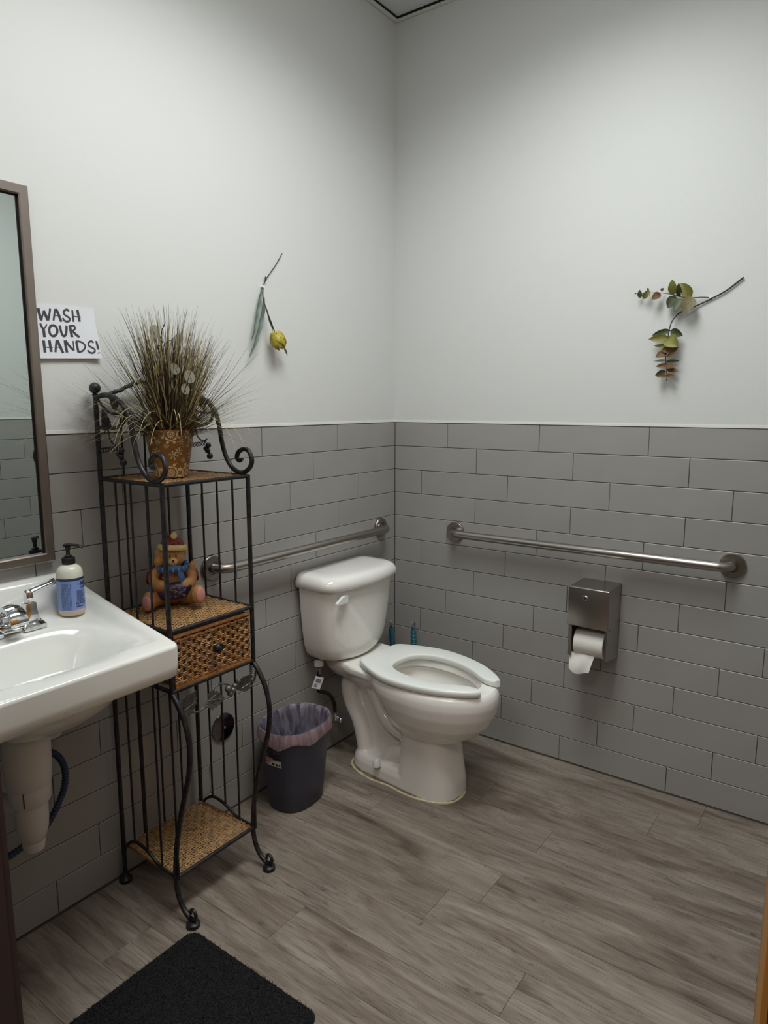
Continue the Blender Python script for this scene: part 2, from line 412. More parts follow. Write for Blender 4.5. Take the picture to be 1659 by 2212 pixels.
# doorway: dark brown frame, oak door opened into the room
M_jamb = mat('dark_brown_door_frame', (58, 44, 42), 0.55)
d1 = struct('door_1', G().box(DX0 - 0.018, DX0, YC - 0.004, YB + 0.004, 0, DZ).box(DX1, DX1 + 0.018, YC - 0.004, YB + 0.004, 0, DZ).box(DX0 - 0.018, DX1 + 0.018, YC - 0.004, YB + 0.004, DZ, DZ + 0.018), M_jamb)
gj = G()
for ya, yb in ((YC - 0.020, YC), (YB, YB + 0.016)):
    gj.box(DX0 - 0.075, DX0 - 0.004, ya, yb, 0, DZ + 0.07).box(DX1 + 0.004, DX1 + 0.075, ya, yb, 0, DZ + 0.07).box(DX0 - 0.004, DX1 + 0.004, ya, yb, DZ + 0.004, DZ + 0.07)
part('casing', gj, M_jamb, d1, smooth=False)
M_oak = mat('honey_oak_veneer', (178, 124, 56), 0.4, var=(5, 0.12), aniso=(1, 1, 1))
slab = thing('door', 'honey oak door standing open into the room at the right edge', 'door', (1.7295, -2.052, 0), radians(4.6))
part('slab', G().bbox(-0.0, 0.042, 0.012, 0.862, 0.008, 2.03, 0.002), M_oak, slab)
gh = G()
for z in (0.25, 1.05, 1.82): gh.lathe([(0.006, 0), (0.006, 0.09)], (0.046, 0.006, z), 10)
part('hinge', gh, M_steel_flat, slab)
gk = G().lathe([(0.008, 0), (0.008, 0.03), (0.022, 0.04), (0.027, 0.055), (0.02, 0.066), (0.004, 0.07)], (0, 0, 0), 20, axis='x')
gk.xf(Matrix.Translation((0.042, 0.80, 0.95))); gk.lathe([(0.028, 0), (0.026, 0.005)], (0.042, 0.80, 0.95), 20, axis='x')
part('knob', gk, M_steel_flat, slab)
# corridor shell outside the doorway
M_hall = mat('corridor_wall_paint', (150, 140, 128), 0.7)
struct('wall_corridor', G().box(-0.12, 2.65, -3.8, -3.7, -0.02, 2.6).box(2.55, 2.65, -3.7, YC, -0.02, 2.6).box(-0.12, -0.02, -3.7, YC, -0.02, 2.6)
       .box(W + 0.12, 2.65, YC, YC + 0.1, -0.02, 2.6), M_hall)
hl = thing('ceiling_light', 'added square fill light panel in the unseen corridor outside the doorway', 'light', (1.35, -3.05, 2.59))  # panel made up to go with the added corridor fill lamp
part('diffuser', G().bbox(-0.31, 0.31, -0.31, 0.31, -0.002, 0.009, 0.002, 1), mat('corridor_fill_glow', (240, 240, 236), 0.5, emit=(1.0, 0.92, 0.86), emit_s=0.8), hl)
struct('ceiling_corridor', G().box(-0.12, 2.65, -3.8, YC, 2.6, 2.7), M_hall)
# ================================================================== TOILET
def egg(xb, xf, hw, z, n=40, pb=2.6, pf=2.0, xm=None, yo=0.0):
    """plan outline, back at xb, front at xf, widest (hw) at xm"""
    xm = xb + (xf - xb) * 0.45 if xm is None else xm; out = []
    for j in range(n):
        a = 2 * pi * j / n; c, s = cos(a), sin(a)
        if c >= 0: x = xm + (xf - xm) * abs(c) ** (2 / pf); y = hw * abs(s) ** (2 / pf) * (1 if s >= 0 else -1)
        else: x = xm - (xm - xb) * abs(c) ** (2 / pb); y = hw * abs(s) ** (2 / pb) * (1 if s >= 0 else -1)
        out.append((x, y + yo, z))
    return out
TO = thing('toilet', 'white two-piece toilet with its seat down and lid missing, in the room corner', 'toilet', (0.0, -0.452, 0), radians(-2.0))
def turn(g, a=radians(-3.6), px=0.70):
    """small extra turn of bowl and seat about their front end"""
    return g.xf(Matrix.Translation((px, 0, 0)) @ Matrix.Rotation(a, 4, 'Z') @ Matrix.Translation((-px, 0, 0)))
UP = 0.016
raw = G()
outer = [(0.205, 0.40, 0.56, 0.075), (0.225, 0.36, 0.635, 0.108), (0.26, 0.33, 0.69, 0.138), (0.30, 0.31, 0.725, 0.160), (0.345, 0.285, 0.748, 0.176), (0.385, 0.26, 0.757, 0.184), (0.408, 0.25, 0.757, 0.184), (0.425, 0.25, 0.752, 0.180), (0.421 + UP, 0.25, 0.742, 0.170)]
raw.loft([egg(b, f, h, z) for z, b, f, h in outer])
dk = G(); dk.loft([egg(0.045, 0.40, 0.105, 0.345 + UP, pb=6, pf=5), egg(0.03, 0.42, 0.128, 0.375 + UP, pb=6, pf=5), egg(0.025, 0.43, 0.138, 0.40 + UP, pb=6, pf=5), egg(0.03, 0.43, 0.136, 0.415 + UP, pb=6, pf=5), egg(0.036, 0.43, 0.130, 0.42 + UP, pb=6, pf=5)])
dk.loft([egg(0.15, 0.55, 0.030, 0.27, pb=3, pf=3), egg(0.11, 0.55, 0.060, 0.32, pb=3, pf=3), egg(0.085, 0.56, 0.118, 0.375, pb=4, pf=3), egg(0.10, 0.56, 0.145, 0.405, pb=4, pf=3), egg(0.12, 0.56, 0.146, 0.428, pb=4, pf=3)])
# front pedestal column
dk.loft([egg(0.395, 0.622, 0.108, 0.0, pb=7, pf=2.6, xm=0.50), egg(0.398, 0.618, 0.105, 0.05, pb=7, pf=2.6, xm=0.50), egg(0.402, 0.602, 0.100, 0.14, pb=6, pf=2.6, xm=0.50), egg(0.40, 0.588, 0.096, 0.215, pb=5, pf=2.6, xm=0.50), egg(0.39, 0.60, 0.11, 0.255, pb=4, pf=2.6, xm=0.50)])
# web and base plate
dk.loft([egg(0.16, 0.50, 0.030, 0.0, pb=4, pf=6), egg(0.15, 0.50, 0.030, 0.10, pb=4, pf=6), egg(0.14, 0.50, 0.030, 0.20, pb=4, pf=6), egg(0.13, 0.50, 0.030, 0.37, pb=4, pf=6)])
dk.loft([egg(0.135, 0.50, 0.108, 0.0, pb=2.6, pf=8, xm=0.26), egg(0.138, 0.50, 0.106, 0.04, pb=2.6, pf=8, xm=0.26), egg(0.146, 0.50, 0.098, 0.058, pb=2.6, pf=8, xm=0.26), egg(0.158, 0.50, 0.086, 0.066, pb=2.6, pf=8, xm=0.26)])
# trapway relief seen from the side
tp = spline([(0.48, 0, 0.235), (0.41, 0, 0.205), (0.345, 0, 0.215), (0.295, 0, 0.275), (0.235, 0, 0.345), (0.155, 0, 0.360), (0.105, 0, 0.315), (0.118, 0, 0.245), (0.165, 0, 0.185), (0.19, 0, 0.10), (0.20, 0, 0.03)], 5)
dk.tube(tp, [0.040] * len(tp), 16)
for s in (-1, 1):
    ra = spline([(0.17, s*0.030, 0.372), (0.128, s*0.044, 0.352), (0.106, s*0.046, 0.305), (0.122, s*0.046, 0.24), (0.165, s*0.046, 0.175), (0.188, s*0.046, 0.10), (0.20, s*0.046, 0.03)], 5); dk.tube(ra, 0.034, 14)
    fa = spline([(0.175, s*0.040, 0.375), (0.235, s*0.054, 0.335), (0.280, s*0.058, 0.275), (0.330, s*0.060, 0.222), (0.43, s*0.058, 0.190)], 5); dk.tube(fa, 0.028, 14)
    bb = spline([(0.47, s*0.03, 0.080), (0.40, s*0.045, 0.105), (0.345, s*0.050, 0.095), (0.32, s*0.050, 0.06)], 5)
    dk.tube(bb, 0.034, 14)
raw.add(dk.v, dk.f)
sm = evaluated(raw, [('REMESH', dict(mode='VOXEL', voxel_size=0.0048, use_smooth_shade=True)), ('SMOOTH', dict(factor=0.6, iterations=5))])
inner = [(0.46, 0.31, 0.69, 0.124), (0.437, 0.31, 0.69, 0.124), (0.428, 0.315, 0.684, 0.117), (0.410, 0.318, 0.680, 0.114), (0.404, 0.300, 0.692, 0.127), (0.375, 0.305, 0.690, 0.124), (0.33, 0.33, 0.665, 0.105), (0.29, 0.37, 0.615, 0.078), (0.262, 0.41, 0.565, 0.048), (0.25, 0.44, 0.535, 0.03)]
cut = G().loft([egg(b, f, h, z, n=48) for z, b, f, h in inner])
def carve(g, c):
    mc = bpy.data.meshes.new('cut'); mc.from_pydata([tuple(p) for p in c.v], [], c.f); mc.update(); bm = bmesh.new(); bm.from_mesh(mc); bmesh.ops.recalc_face_normals(bm, faces=bm.faces); bm.to_mesh(mc); bm.free()
    oc = bpy.data.objects.new('cut', mc); COL.objects.link(oc)
    out = evaluated(g, [('BOOLEAN', dict(operation='DIFFERENCE', solver='EXACT', object=oc))]); bpy.data.objects.remove(oc); bpy.data.meshes.remove(mc); return out
sm = turn(carve(sm, cut))
part('bowl', sm, M_porc, TO, angle=45)
M_water = mat('toilet_water', (205, 214, 214), 0.02, trans=0.9)
part('water', G().lathe([(0.058, 0), (0.058, 0.002)], (0.487, 0.007, 0.270), 24), M_water, TO)
# tank
def tank_ring(z, hw, xf, r=0.03, xb=0.018, bow=0.028, n=14):
    pts = []
    def corner(cx, cy, a0, a1, rr, k=6):
        for i in range(k + 1):
            a = a0 + (a1 - a0) * i / k; pts.append((cx + rr * cos(a), cy + rr * sin(a), z))
    rb = 0.012
    corner(xb + rb, -hw + rb, -pi, -pi/2, rb, 4)
    rf = 0.055
    corner(xf - bow - rf, -hw + rf * 0.98, -pi/2, -0.28, rf)
    for i in range(1, n):
        v = -1 + 2 * i / n; w = hw - rf * 0.72
        pts.append((xf - bow * abs(v) ** 2.2 - 0.002, v * w, z))
    corner(xf - bow - rf, hw - rf * 0.98, 0.28, pi/2, rf)
    corner(xb + rb, hw - rb, pi/2, pi, rb, 4)
    return pts
tk = [(0.4365, 0.115, 0.150), (0.440, 0.135, 0.163), (0.450, 0.153, 0.174), (0.470, 0.170, 0.183), (0.50, 0.181, 0.188), (0.56, 0.190, 0.194), (0.64, 0.198, 0.200), (0.70, 0.202, 0.203), (0.748, 0.205, 0.206)]
part('tank', G().loft([tank_ring(z, hw, xf) for z, hw, xf in tk]), M_porc, TO, angle=60)
tl = [(0.738, 0.203, 0.208), (0.737, 0.211, 0.220), (0.745, 0.2155, 0.226), (0.762, 0.215, 0.2255), (0.776, 0.209, 0.219), (0.785, 0.200, 0.208), (0.789, 0.19, 0.195), (0.791, 0.16, 0.165)]
part('tank_lid', G().loft([tank_ring(z, hw, xf, xb=0.010) for z, hw, xf in tl]), M_porc, TO, angle=60)
# flush lever on the front left of the tank
gl = G(); lv = spline([(0.204, -0.118, 0.694), (0.222, -0.122, 0.694), (0.232, -0.135, 0.690), (0.228, -0.158, 0.684)], 5)
gl.lathe([(0.010, 0), (0.010, 0.010)], (0.186, -0.142, 0.706), 16, axis='x')
M90 = Matrix.Translation((0.194, -0.146, 0.704)) @ Matrix(((0,0,1,0),(1,0,0,0),(0,1,0,0),(0,0,0,1)))
prof = [(0.018, -0.010), (0.018, 0.014), (0.004, 0.0155), (-0.012, 0.012), (-0.026, 0.004), (-0.042, -0.006), (-0.032, -0.0115), (-0.010, -0.012)]
bmx = G().prism(prof, 0.012, M90)
gl.add(bmx.v, bmx.f)
part('flush_lever', gl, M_seat, TO, angle=35)
# seat: open-front ring
def seat_outline():
    o = spline([(0.218, 0.0, 0), (0.218, 0.088, 0), (0.223, 0.108, 0), (0.246, 0.127, 0), (0.32, 0.161, 0), (0.40, 0.184, 0), (0.48, 0.184, 0), (0.56, 0.170, 0), (0.63, 0.146, 0), (0.69, 0.112, 0), (0.728, 0.082, 0), (0.742, 0.060, 0)], 4)
    i = spline([(0.728, 0.046, 0), (0.695, 0.043, 0), (0.655, 0.058, 0), (0.61, 0.082, 0), (0.55, 0.103, 0), (0.48, 0.112, 0), (0.41, 0.103, 0), (0.365, 0.078, 0), (0.345, 0.04, 0), (0.341, 0.0, 0)], 4)
    return o, i
o, i = seat_outline(); m = 48
def resample(P, m):
    d = [0]
    for a, b in zip(P[:-1], P[1:]): d.append(d[-1] + (b - a).length)
    out = []; k = 0
    for q in range(m):
        t = d[-1] * q / (m - 1)
        while k < len(P) - 2 and d[k+1] < t: k += 1
        u = (t - d[k]) / max(1e-9, d[k+1] - d[k]); out.append(P[k].lerp(P[k+1], min(1, max(0, u))))
    return out
oo = resample(o, m); ii = resample(list(reversed(i)), m)
# cross-sections across the ring from outer to inner edge, right half then mirrored left half
def cs(a, b, zt=0.4475, zb=0.4235):
    w = b - a; L = w.length; e = w / L; r = min(0.011, L * 0.3); pts = []
    for k in range(5): an = pi/2 * k / 4; p = a + e * (r - r * cos(an)); pts.append((p.x, p.y, zt - 0.010 + 0.010 * sin(an)))
    mid = a + w * 0.55; pts.append((mid.x, mid.y, zt - 0.001))
    for k in range(5): an = pi/2 * k / 4; p = b - e * (r * 0.8 - r * 0.8 * sin(an)); pts.append((p.x, p.y, zt - 0.009 + 0.0075 * cos(an)))
    pts.append((b.x, b.y, zb + 0.004)); q = b - e * 0.004; pts.append((q.x, q.y, zb)); q = a + e * 0.004; pts.append((q.x, q.y, zb)); pts.append((a.x, a.y, zb + 0.004))
    return pts
secs = [cs(oo[k], ii[k]) for k in range(m)]
mir = [[(p[0], -p[1], p[2]) for p in s] for s in secs[1:]]
sg = G().loft(list(reversed(mir)) + secs); sg.v = [(p[0], p[1], p[2] + UP) for p in sg.v]
part('seat', turn(sg), M_seat, TO, angle=50)
gh = G()
for s in (-1, 1): part('hinge', turn(G().bbox(0.222, 0.252, s*0.075 - 0.02, s*0.075 + 0.02, 0.434, 0.458, 0.005, 2)), M_seat, TO)
for s in (-1, 1):
    part('bolt_cap', G().lathe([(0.0155, 0), (0.015, 0.012), (0.011, 0.026), (0.006, 0.030), (0.001, 0.031)], (0.308, s * 0.090, 0.057), 20), M_seat, TO)
# yellowed caulk bead around the base
N_ = 90; foot = []
ring = egg(0.137, 0.627, 0.1085, 0, n=N_, pb=2.6, pf=2.6, xm=0.40)
for j, p in enumerate(ring):
    waist = 0.010 * math.exp(-((p[0] - 0.37) / 0.05) ** 2)
    foot.append((p[0], p[1] * (1 - waist / 0.11), 0.0015))
foot.append(foot[0])
part('caulk_bead', G().tube(foot, [0.0052 + 0.0026 * noise.noise(Vector((k * 0.35, 0, 5))) for k in range(len(foot))], 6, caps=False), M_caulk, TO)

# ------------------------------------------------------------------ water supply: valve on the wall, dark hose up to the tank
sv = thing('supply_hose', 'dark water supply hose with a tag, from wall valve to toilet tank', 'hose', (0.0, -0.62, 0.0))
hp = spline([(0.055, -0.592, 0.432), (0.055, -0.593, 0.40), (0.056, -0.597, 0.345), (0.058, -0.60, 0.315), (0.064, -0.575, 0.300), (0.068, -0.545, 0.280), (0.066, -0.517, 0.235), (0.062, -0.507, 0.195)], 8)
M_hosed = mat('dark_braided_hose', (34, 32, 34), 0.5, 0.3, bump=(1200, 0.6, 0.0006))
part('hose', G().tube(hp, 0.0075, 12), M_hosed, sv, world=True)
part('tank_nut', G().lathe([(0.012, 0), (0.019, 0.004), (0.019, 0.022), (0.014, 0.026)], (0.055, -0.592, 0.41), 12), M_plastic, sv, world=True)
part('ferrule', G().lathe([(0.007, 0), (0.009, 0.002), (0.009, 0.028), (0.006, 0.03)], (0.055, -0.592, 0.378), 12), M_steel, sv, world=True)
gv = G().tube([(0.0, -0.500, 0.165), (0.05, -0.500, 0.165)], 0.009, 12); gv.lathe([(0.013, 0), (0.013, 0.03)], (0.06, -0.505, 0.158), 12)
gv.tube([(0.045, -0.500, 0.165), (0.085, -0.500, 0.165)], 0.011, 12); gv.lathe([(0.026, 0), (0.022, 0.004), (0.012, 0.007)], (0.001, -0.5, 0.165), 20, axis='x')
part('valve', gv, M_chrome, sv, world=True)
gv = G().sphere((0.094, -0.500, 0.165), (0.006, 0.018, 0.012), 14, 8)
part('valve_handle', gv, M_chrome, sv, world=True)
tg = G(); T = Matrix.Translation((0.074, -0.622, 0.358)) @ Matrix.Rotation(radians(62), 4, 'Z') @ Matrix.Rotation(radians(90), 4, 'X') @ Matrix.Rotation(radians(-22), 4, 'Z')
tg.prism([(-0.018, -0.024), (0.018, -0.024), (0.018, 0.024), (-0.018, 0.024)], 0.0006, T)
tag_o = part('tag', tg, M_paper, sv, world=True, smooth=False, label='white paper tag with a small bar code')
M_print = mat('black_print', (30, 30, 34), 0.7)
gb = G(); x = -0.011
for k in range(9):
    w = R.choice([0.0008, 0.0014, 0.002]); gb.prism([(x, 0.0), (x + w, 0.0), (x + w, 0.015), (x, 0.015)], 0.0002, T @ Matrix.Translation((0, 0, 0.0007))); x += w + 0.0009
for k in range(5): gb.prism([(-0.012, -0.006 - k*0.003), (0.004 - 0.002*(k%3), -0.006 - k*0.003), (0.004 - 0.002*(k%3), -0.0046 - k*0.003), (-0.012, -0.0046 - k*0.003)], 0.0002, T @ Matrix.Translation((0, 0, 0.0007)))
part('bar_code', gb, M_print, tag_o, world=True, smooth=False)

# ------------------------------------------------------------------ toilet brush and plunger behind the toilet
M_teal = mat('teal_handle_plastic', (44, 104, 118), 0.45)
M_tgrey = mat('grey_handle_end', (112, 116, 124), 0.5)
def cleaning_handle(root, base, top, ridges):
    b, t = Vector(base), Vector(top); d = (t - b)
    part('rod', G().tube([b, b.lerp(t, 0.62)], 0.007, 10), M_tgrey, root, world=True)
    P = [b.lerp(t, 0.58 + 0.34 * k / 10) for k in range(11)]
    rr = [0.009, 0.0125, 0.0128] + [0.0128] * 6 + [0.012, 0.010]
    grip = part('grip', G().tube(P, rr, 14), M_teal, root, world=True)
    gr = G()
    if ridges:
        for k in range(4):
            c = b.lerp(t, 0.78 + k * 0.04); gr.lathe([(0.0128, -0.002), (0.0142, 0), (0.0128, 0.002)], tuple(c), 14)
        part('ridge', gr, M_teal, grip, world=True)
    # flattened end with a hanging hole
    n = 16; o = []; i = []; c = b.lerp(t, 0.965)
    for k in range(n):
        a = 2*pi*k/n; o.append((0.0115*cos(a), 0.019*sin(a))); i.append((0.0048*cos(a), 0.007*sin(a) + 0.004))
    Mx = Matrix.Translation(c) @ d.to_track_quat('Z', 'Y').to_matrix().to_4x4() @ Matrix.Rotation(radians(36), 4, 'Z')
    vs = []
    for yy in (-0.006, 0.006):
        vs += [Mx @ Vector((a, yy, bb)) for a, bb in o] + [Mx @ Vector((a, yy, bb)) for a, bb in i]
    fs = []
    for k in range(n):
        q = (k+1) % n
        fs += [(k, q, q+n, k+n), (k+2*n, k+3*n, q+3*n, q+2*n), (k, k+2*n, q+2*n, q), (k+n, q+n, q+3*n, k+3*n)]
    part('hanging_eye', G().add(vs, fs), M_tgrey, root, world=True)
br = thing('toilet_brush', 'toilet brush with teal ribbed grip leaning against tiles beside the toilet', 'brush', (0.16, -0.085, 0))
cleaning_handle(br, (0.178, -0.09, 0.05), (0.153, -0.075, 0.472), True)
part('holder', G().lathe([(0.036, 0), (0.039, 0.004), (0.037, 0.10), (0.036, 0.13), (0.033, 0.13), (0.034, 0.006), (0.005, 0.004)], (0.178, -0.09, 0.0), 24), M_tgrey, br, world=True)
gb = G().sphere((0.178, -0.09, 0.055), (0.028, 0.028, 0.04), 16, 10)
part('bristles', gb, M_plastic, br, world=True, kind='stuff')
pl = thing('plunger', 'plunger with smooth teal grip tucked in the corner behind the toilet tank', 'plunger', (0.06, -0.09, 0))
cleaning_handle(pl, (0.082, -0.085, 0.06), (0.040, -0.088, 0.462), False)
part('rubber_cup', G().lathe([(0.045, 0), (0.047, 0.004), (0.042, 0.03), (0.030, 0.055), (0.015, 0.065), (0.012, 0.085), (0.002, 0.086)], (0.085, -0.085, 0.0), 28), M_rubber, pl, world=True)

# ================================================================== GRAB BARS
def grab_bar(label, a, b, nrm):
    """a, b: wall points of the two flanges; nrm: wall normal"""
    a, b, nrm = Vector(a), Vector(b), Vector(nrm); d = (b - a).normalized(); off = 0.057; r = 0.0162; rb = 0.045
    t = thing('grab_bar', label, 'grab bar', tuple((a + b) / 2), group=None)
    P = [a + nrm * 0.004, a + nrm * (off - rb)]
    for k in range(1, 9): an = pi/2 * k / 8; P.append(a + nrm * (off - rb + rb * sin(an)) + d * (rb - rb * cos(an)))
    Q = [b + nrm * 0.004, b + nrm * (off - rb)]
    for k in range(1, 9): an = pi/2 * k / 8; Q.append(b + nrm * (off - rb + rb * sin(an)) - d * (rb - rb * cos(an)))
    path = P + list(reversed(Q))
    part('rail', G().tube(path, r, 24), M_steel, t, world=True, angle=60)
    for c in (a, b):
        prof = [(0.040, 0.0), (0.0415, 0.002), (0.0415, 0.008), (0.039, 0.0115), (0.022, 0.013), (0.0205, 0.010)]
        if abs(nrm.x) > 0.5: g = G().lathe(prof, (c.x, c.y, c.z), 40, axis='x')
        else: g = G().lathe([(p, -h) for p, h in prof], (c.x, c.y, c.z), 40, axis='y')
        part('flange', g, M_steel_flat, t, world=True, angle=35)
    return t
grab_bar('long steel grab bar on the right wall above the toilet paper dispenser', (0.318, 0, 0.885), (1.388, 0, 0.886), (0, -1, 0))
grab_bar('shorter steel grab bar on the left wall above the toilet tank', (0, -1.058, 0.888), (0, -0.116, 0.888), (1, 0, 0))

# ================================================================== TOILET PAPER DISPENSER
dp = thing('toilet_paper_dispenser', 'brushed steel toilet paper dispenser on the right wall under the grab bar', 'dispenser', (0.953, 0, 0.48))
M_dsteel = mat('dispenser_steel', (172, 166, 160), 0.3, 1.0, bump=(800, 0.05, 0.0004), aniso=(1, 1, 25))
g = G(); x0, x1 = 0.882, 1.024; D = 0.148; zt = 0.764
# case: back, top, two sides (sides slope at the bottom), with thickness
g.box(x0, x1, -0.003, -0.0005, 0.480, zt)
for xa in (x0, x1 - 0.0025):
    Mx = Matrix.Translation((xa, 0, 0)) @ Matrix(((0,0,1,0),(1,0,0,0),(0,1,0,0),(0,0,0,1)))
    g.prism([(-0.0006, 0.481), (-D + 0.006, 0.506), (-D + 0.006, zt), (-0.0006, zt)], 0.0025, Mx)
# narrow returns at the front on both sides of the opening
g.box(x0, x0 + 0.013, -D + 0.004, -D + 0.0065, 0.506, 0.63).box(x1 - 0.006, x1, -D + 0.004, -D + 0.0065, 0.506, 0.63)
part('case', g, M_dsteel, dp, world=True, smooth=False)
g = G()
g.bbox(x0 - 0.004, x1 + 0.004, -D - 0.003, -D + 0.004, 0.622, zt + 0.003, 0.003, 3)
g.bbox(x0 - 0.001, x1 + 0.001, -D + 0.002, -0.001, zt, zt + 0.003, 0.001, 1)
dr = part('front_cover', g, M_dsteel, dp, world=True, smooth=True, angle=30)
gl = G().lathe([(0.0095, 0), (0.0095, -0.0035), (0.0078, -0.005), (0.0055, -0.005), (0.0055, -0.0035), (0.001, -0.0035)], (0.9425, -D - 0.003, 0.732), 24, axis='y')
part('lock', gl, M_chrome, dr, world=True)
part('keyhole', G().box(0.9412, 0.9438, -D - 0.0075, -D - 0.0064, 0.728, 0.736), M_black, dr, world=True, smooth=False)
part('screw', G().lathe([(0.002, 0), (0.002, 0.0012)], (x1, -0.118, 0.617), 10, axis='x'), M_black, dp, world=True)
# roll
tr = thing('toilet_paper_roll', 'white toilet paper roll hanging in the steel dispenser with a loose sheet', 'toilet paper', (0.956, -0.088, 0.545))
xa, xb = 0.9005, 1.009
g = G().lathe([(0.018, 0.001), (0.0495, 0.0), (0.051, 0.0015), (0.051, xb - xa - 0.0015), (0.0495, xb - xa), (0.018, xb - xa - 0.001)], (xa, -0.092, 0.551), 48, axis='x', cap0=False, cap1=False)
roll = part('roll', g, M_tissue, tr, world=True, angle=40)
M_card = mat('cardboard', (150, 126, 98), 0.9)
part('core', G().lathe([(0.018, 0), (0.018, xb - xa)], (xa, -0.092, 0.551), 24, axis='x', cap0=False, cap1=False), M_card, tr, world=True)
# loose sheet curving down from the roll and forward
gs = G(); rows = []; nU, nV = 12, 10
for v in range(nV + 1):
    t = v / nV; row = []
    for u in range(nU + 1):
        s = u / nU
        yb = -0.128 - 0.018 * sin(t * pi * 0.55) + 0.003 * sin(s * 7 + t * 3)
        zb = 0.514 - 0.062 * t - (0.012 * sin(s * pi * 1.2 + 0.5) * t + 0.010 * s * t) + (0.010 * (1 - s)**3 * t)
        xs = 0.886 + 0.004 * t + s * (0.092 - 0.016 * t)
        row.append((xs, yb, zb))
    rows.append(row)
for d in (0, 0.0005): 
    pass
gs.loft(rows, False, False, closed=False)
part('loose_sheet', gs, M_tissue, tr, world=True, angle=180)

# ================================================================== CLEANOUT COVER
co = thing('cleanout_cover', 'round steel cleanout cover plate on the tiles behind the wicker rack', 'cover plate', (0, -1.034, 0.320))
M_disc = mat('polished_plate', (112, 104, 112), 0.16, 1.0)
part('plate', G().lathe([(0.047, 0), (0.049, 0.002), (0.048, 0.006), (0.030, 0.0105), (0.008, 0.012), (0.001, 0.012)], (0, 0, 0), 40, axis='x'), M_disc, co)
part('screw', G().lathe([(0.0055, 0.011), (0.005, 0.0145), (0.001, 0.015)], (0, 0, 0), 14, axis='x'), M_steel, co)

# ================================================================== WASTE BIN with liner
bn = thing('waste_bin', 'charcoal oval plastic waste bin standing between wicker rack and toilet', 'waste bin', (0.140, -0.820, 0), radians(4))
def oval(a, b, z, n=48, p=2.5, wob=0, seed=0, scale=1.0):
    out = []
    for j in range(n):
        an = 2*pi*j/n; c, s = cos(an), sin(an)
        x = a * abs(c)**(2/p) * (1 if c >= 0 else -1); y = b * abs(s)**(2/p) * (1 if s >= 0 else -1)
        w = wob * noise.noise(Vector((c*2.2, s*2.2, seed))) if wob else 0
        out.append((x*(1+w), y*(1+w), z + (w*0.08 if wob else 0)))
    return out
prof = [(0.076, 0.104, 0.0), (0.080, 0.108, 0.004), (0.087, 0.117, 0.08), (0.095, 0.127, 0.18), (0.103, 0.138, 0.285), (0.104, 0.139, 0.297), (0.107, 0.142, 0.300), (0.107, 0.142, 0.304), (0.101, 0.136, 0.304), (0.098, 0.133, 0.27), (0.085, 0.115, 0.10), (0.074, 0.102, 0.012)]
part('bin_body', G().loft([oval(a, b*0.95, z) for a, b, z in prof]), M_bin, bn, angle=50)
def liner_mat(name, rgb, opac, rgb_t):
    m = bpy.data.materials.new(name); m.use_nodes = True; nt = m.node_tree; N = nt.nodes; L = nt.links
    for n in list(N): N.remove(n)
    out = N.new('ShaderNodeOutputMaterial'); mix = N.new('ShaderNodeMixShader'); tr = N.new('ShaderNodeBsdfTransparent'); mix2 = N.new('ShaderNodeMixShader')
    df = N.new('ShaderNodeBsdfPrincipled'); tl = N.new('ShaderNodeBsdfTranslucent')
    df.inputs['Base Color'].default_value = (*lin(rgb), 1); df.inputs['Roughness'].default_value = 0.2; df.inputs['Specular IOR Level'].default_value = 1.0
    tl.inputs['Color'].default_value = (*lin(rgb), 1); tr.inputs['Color'].default_value = (*lin(rgb_t), 1)
    tc = N.new('ShaderNodeTexCoord'); mp = N.new('ShaderNodeMapping'); mp.inputs['Scale'].default_value = (1, 1, 0.3); L.new(tc.outputs['Object'], mp.inputs[0])
    n = N.new('ShaderNodeTexNoise'); L.new(mp.outputs[0], n.inputs['Vector']); n.inputs['Scale'].default_value = 55; n.inputs['Detail'].default_value = 4; n.inputs['Distortion'].default_value = 1.2
    bp = N.new('ShaderNodeBump'); bp.inputs['Strength'].default_value = 1.0; bp.inputs['Distance'].default_value = 0.005
    L.new(n.outputs['Fac'], bp.inputs['Height']); L.new(bp.outputs[0], df.inputs['Normal'])
    n3 = N.new('ShaderNodeTexNoise'); L.new(mp.outputs[0], n3.inputs['Vector']); n3.inputs['Scale'].default_value = 24; n3.inputs['Detail'].default_value = 5; n3.inputs['Distortion'].default_value = 2
    mr = N.new('ShaderNodeMapRange'); mr.inputs['From Min'].default_value = 0.35; mr.inputs['From Max'].default_value = 0.68
    mr.inputs['To Min'].default_value = opac[0]; mr.inputs['To Max'].default_value = opac[1]; L.new(n3.outputs['Fac'], mr.inputs['Value'])
    mix2.inputs[0].default_value = 0.3; L.new(df.outputs[0], mix2.inputs[1]); L.new(tl.outputs[0], mix2.inputs[2])
    L.new(mr.outputs[0], mix.inputs[0]); L.new(tr.outputs[0], mix.inputs[1]); L.new(mix2.outputs[0], mix.inputs[2]); L.new(mix.outputs[0], out.inputs[0])
    return m
M_liner = liner_mat('translucent_lilac_liner', (206, 198, 214), (0.10, 0.55), (236, 230, 240)); M_hem = liner_mat('pink_liner_hem', (222, 190, 198), (0.40, 0.72), (240, 214, 222))
n = 144; r6 = random.Random(12); PH = [(r6.randint(5, 9), r6.uniform(0, 6.28)), (r6.randint(11, 17), r6.uniform(0, 6.28)), (r6.randint(23, 31), r6.uniform(0, 6.28))]
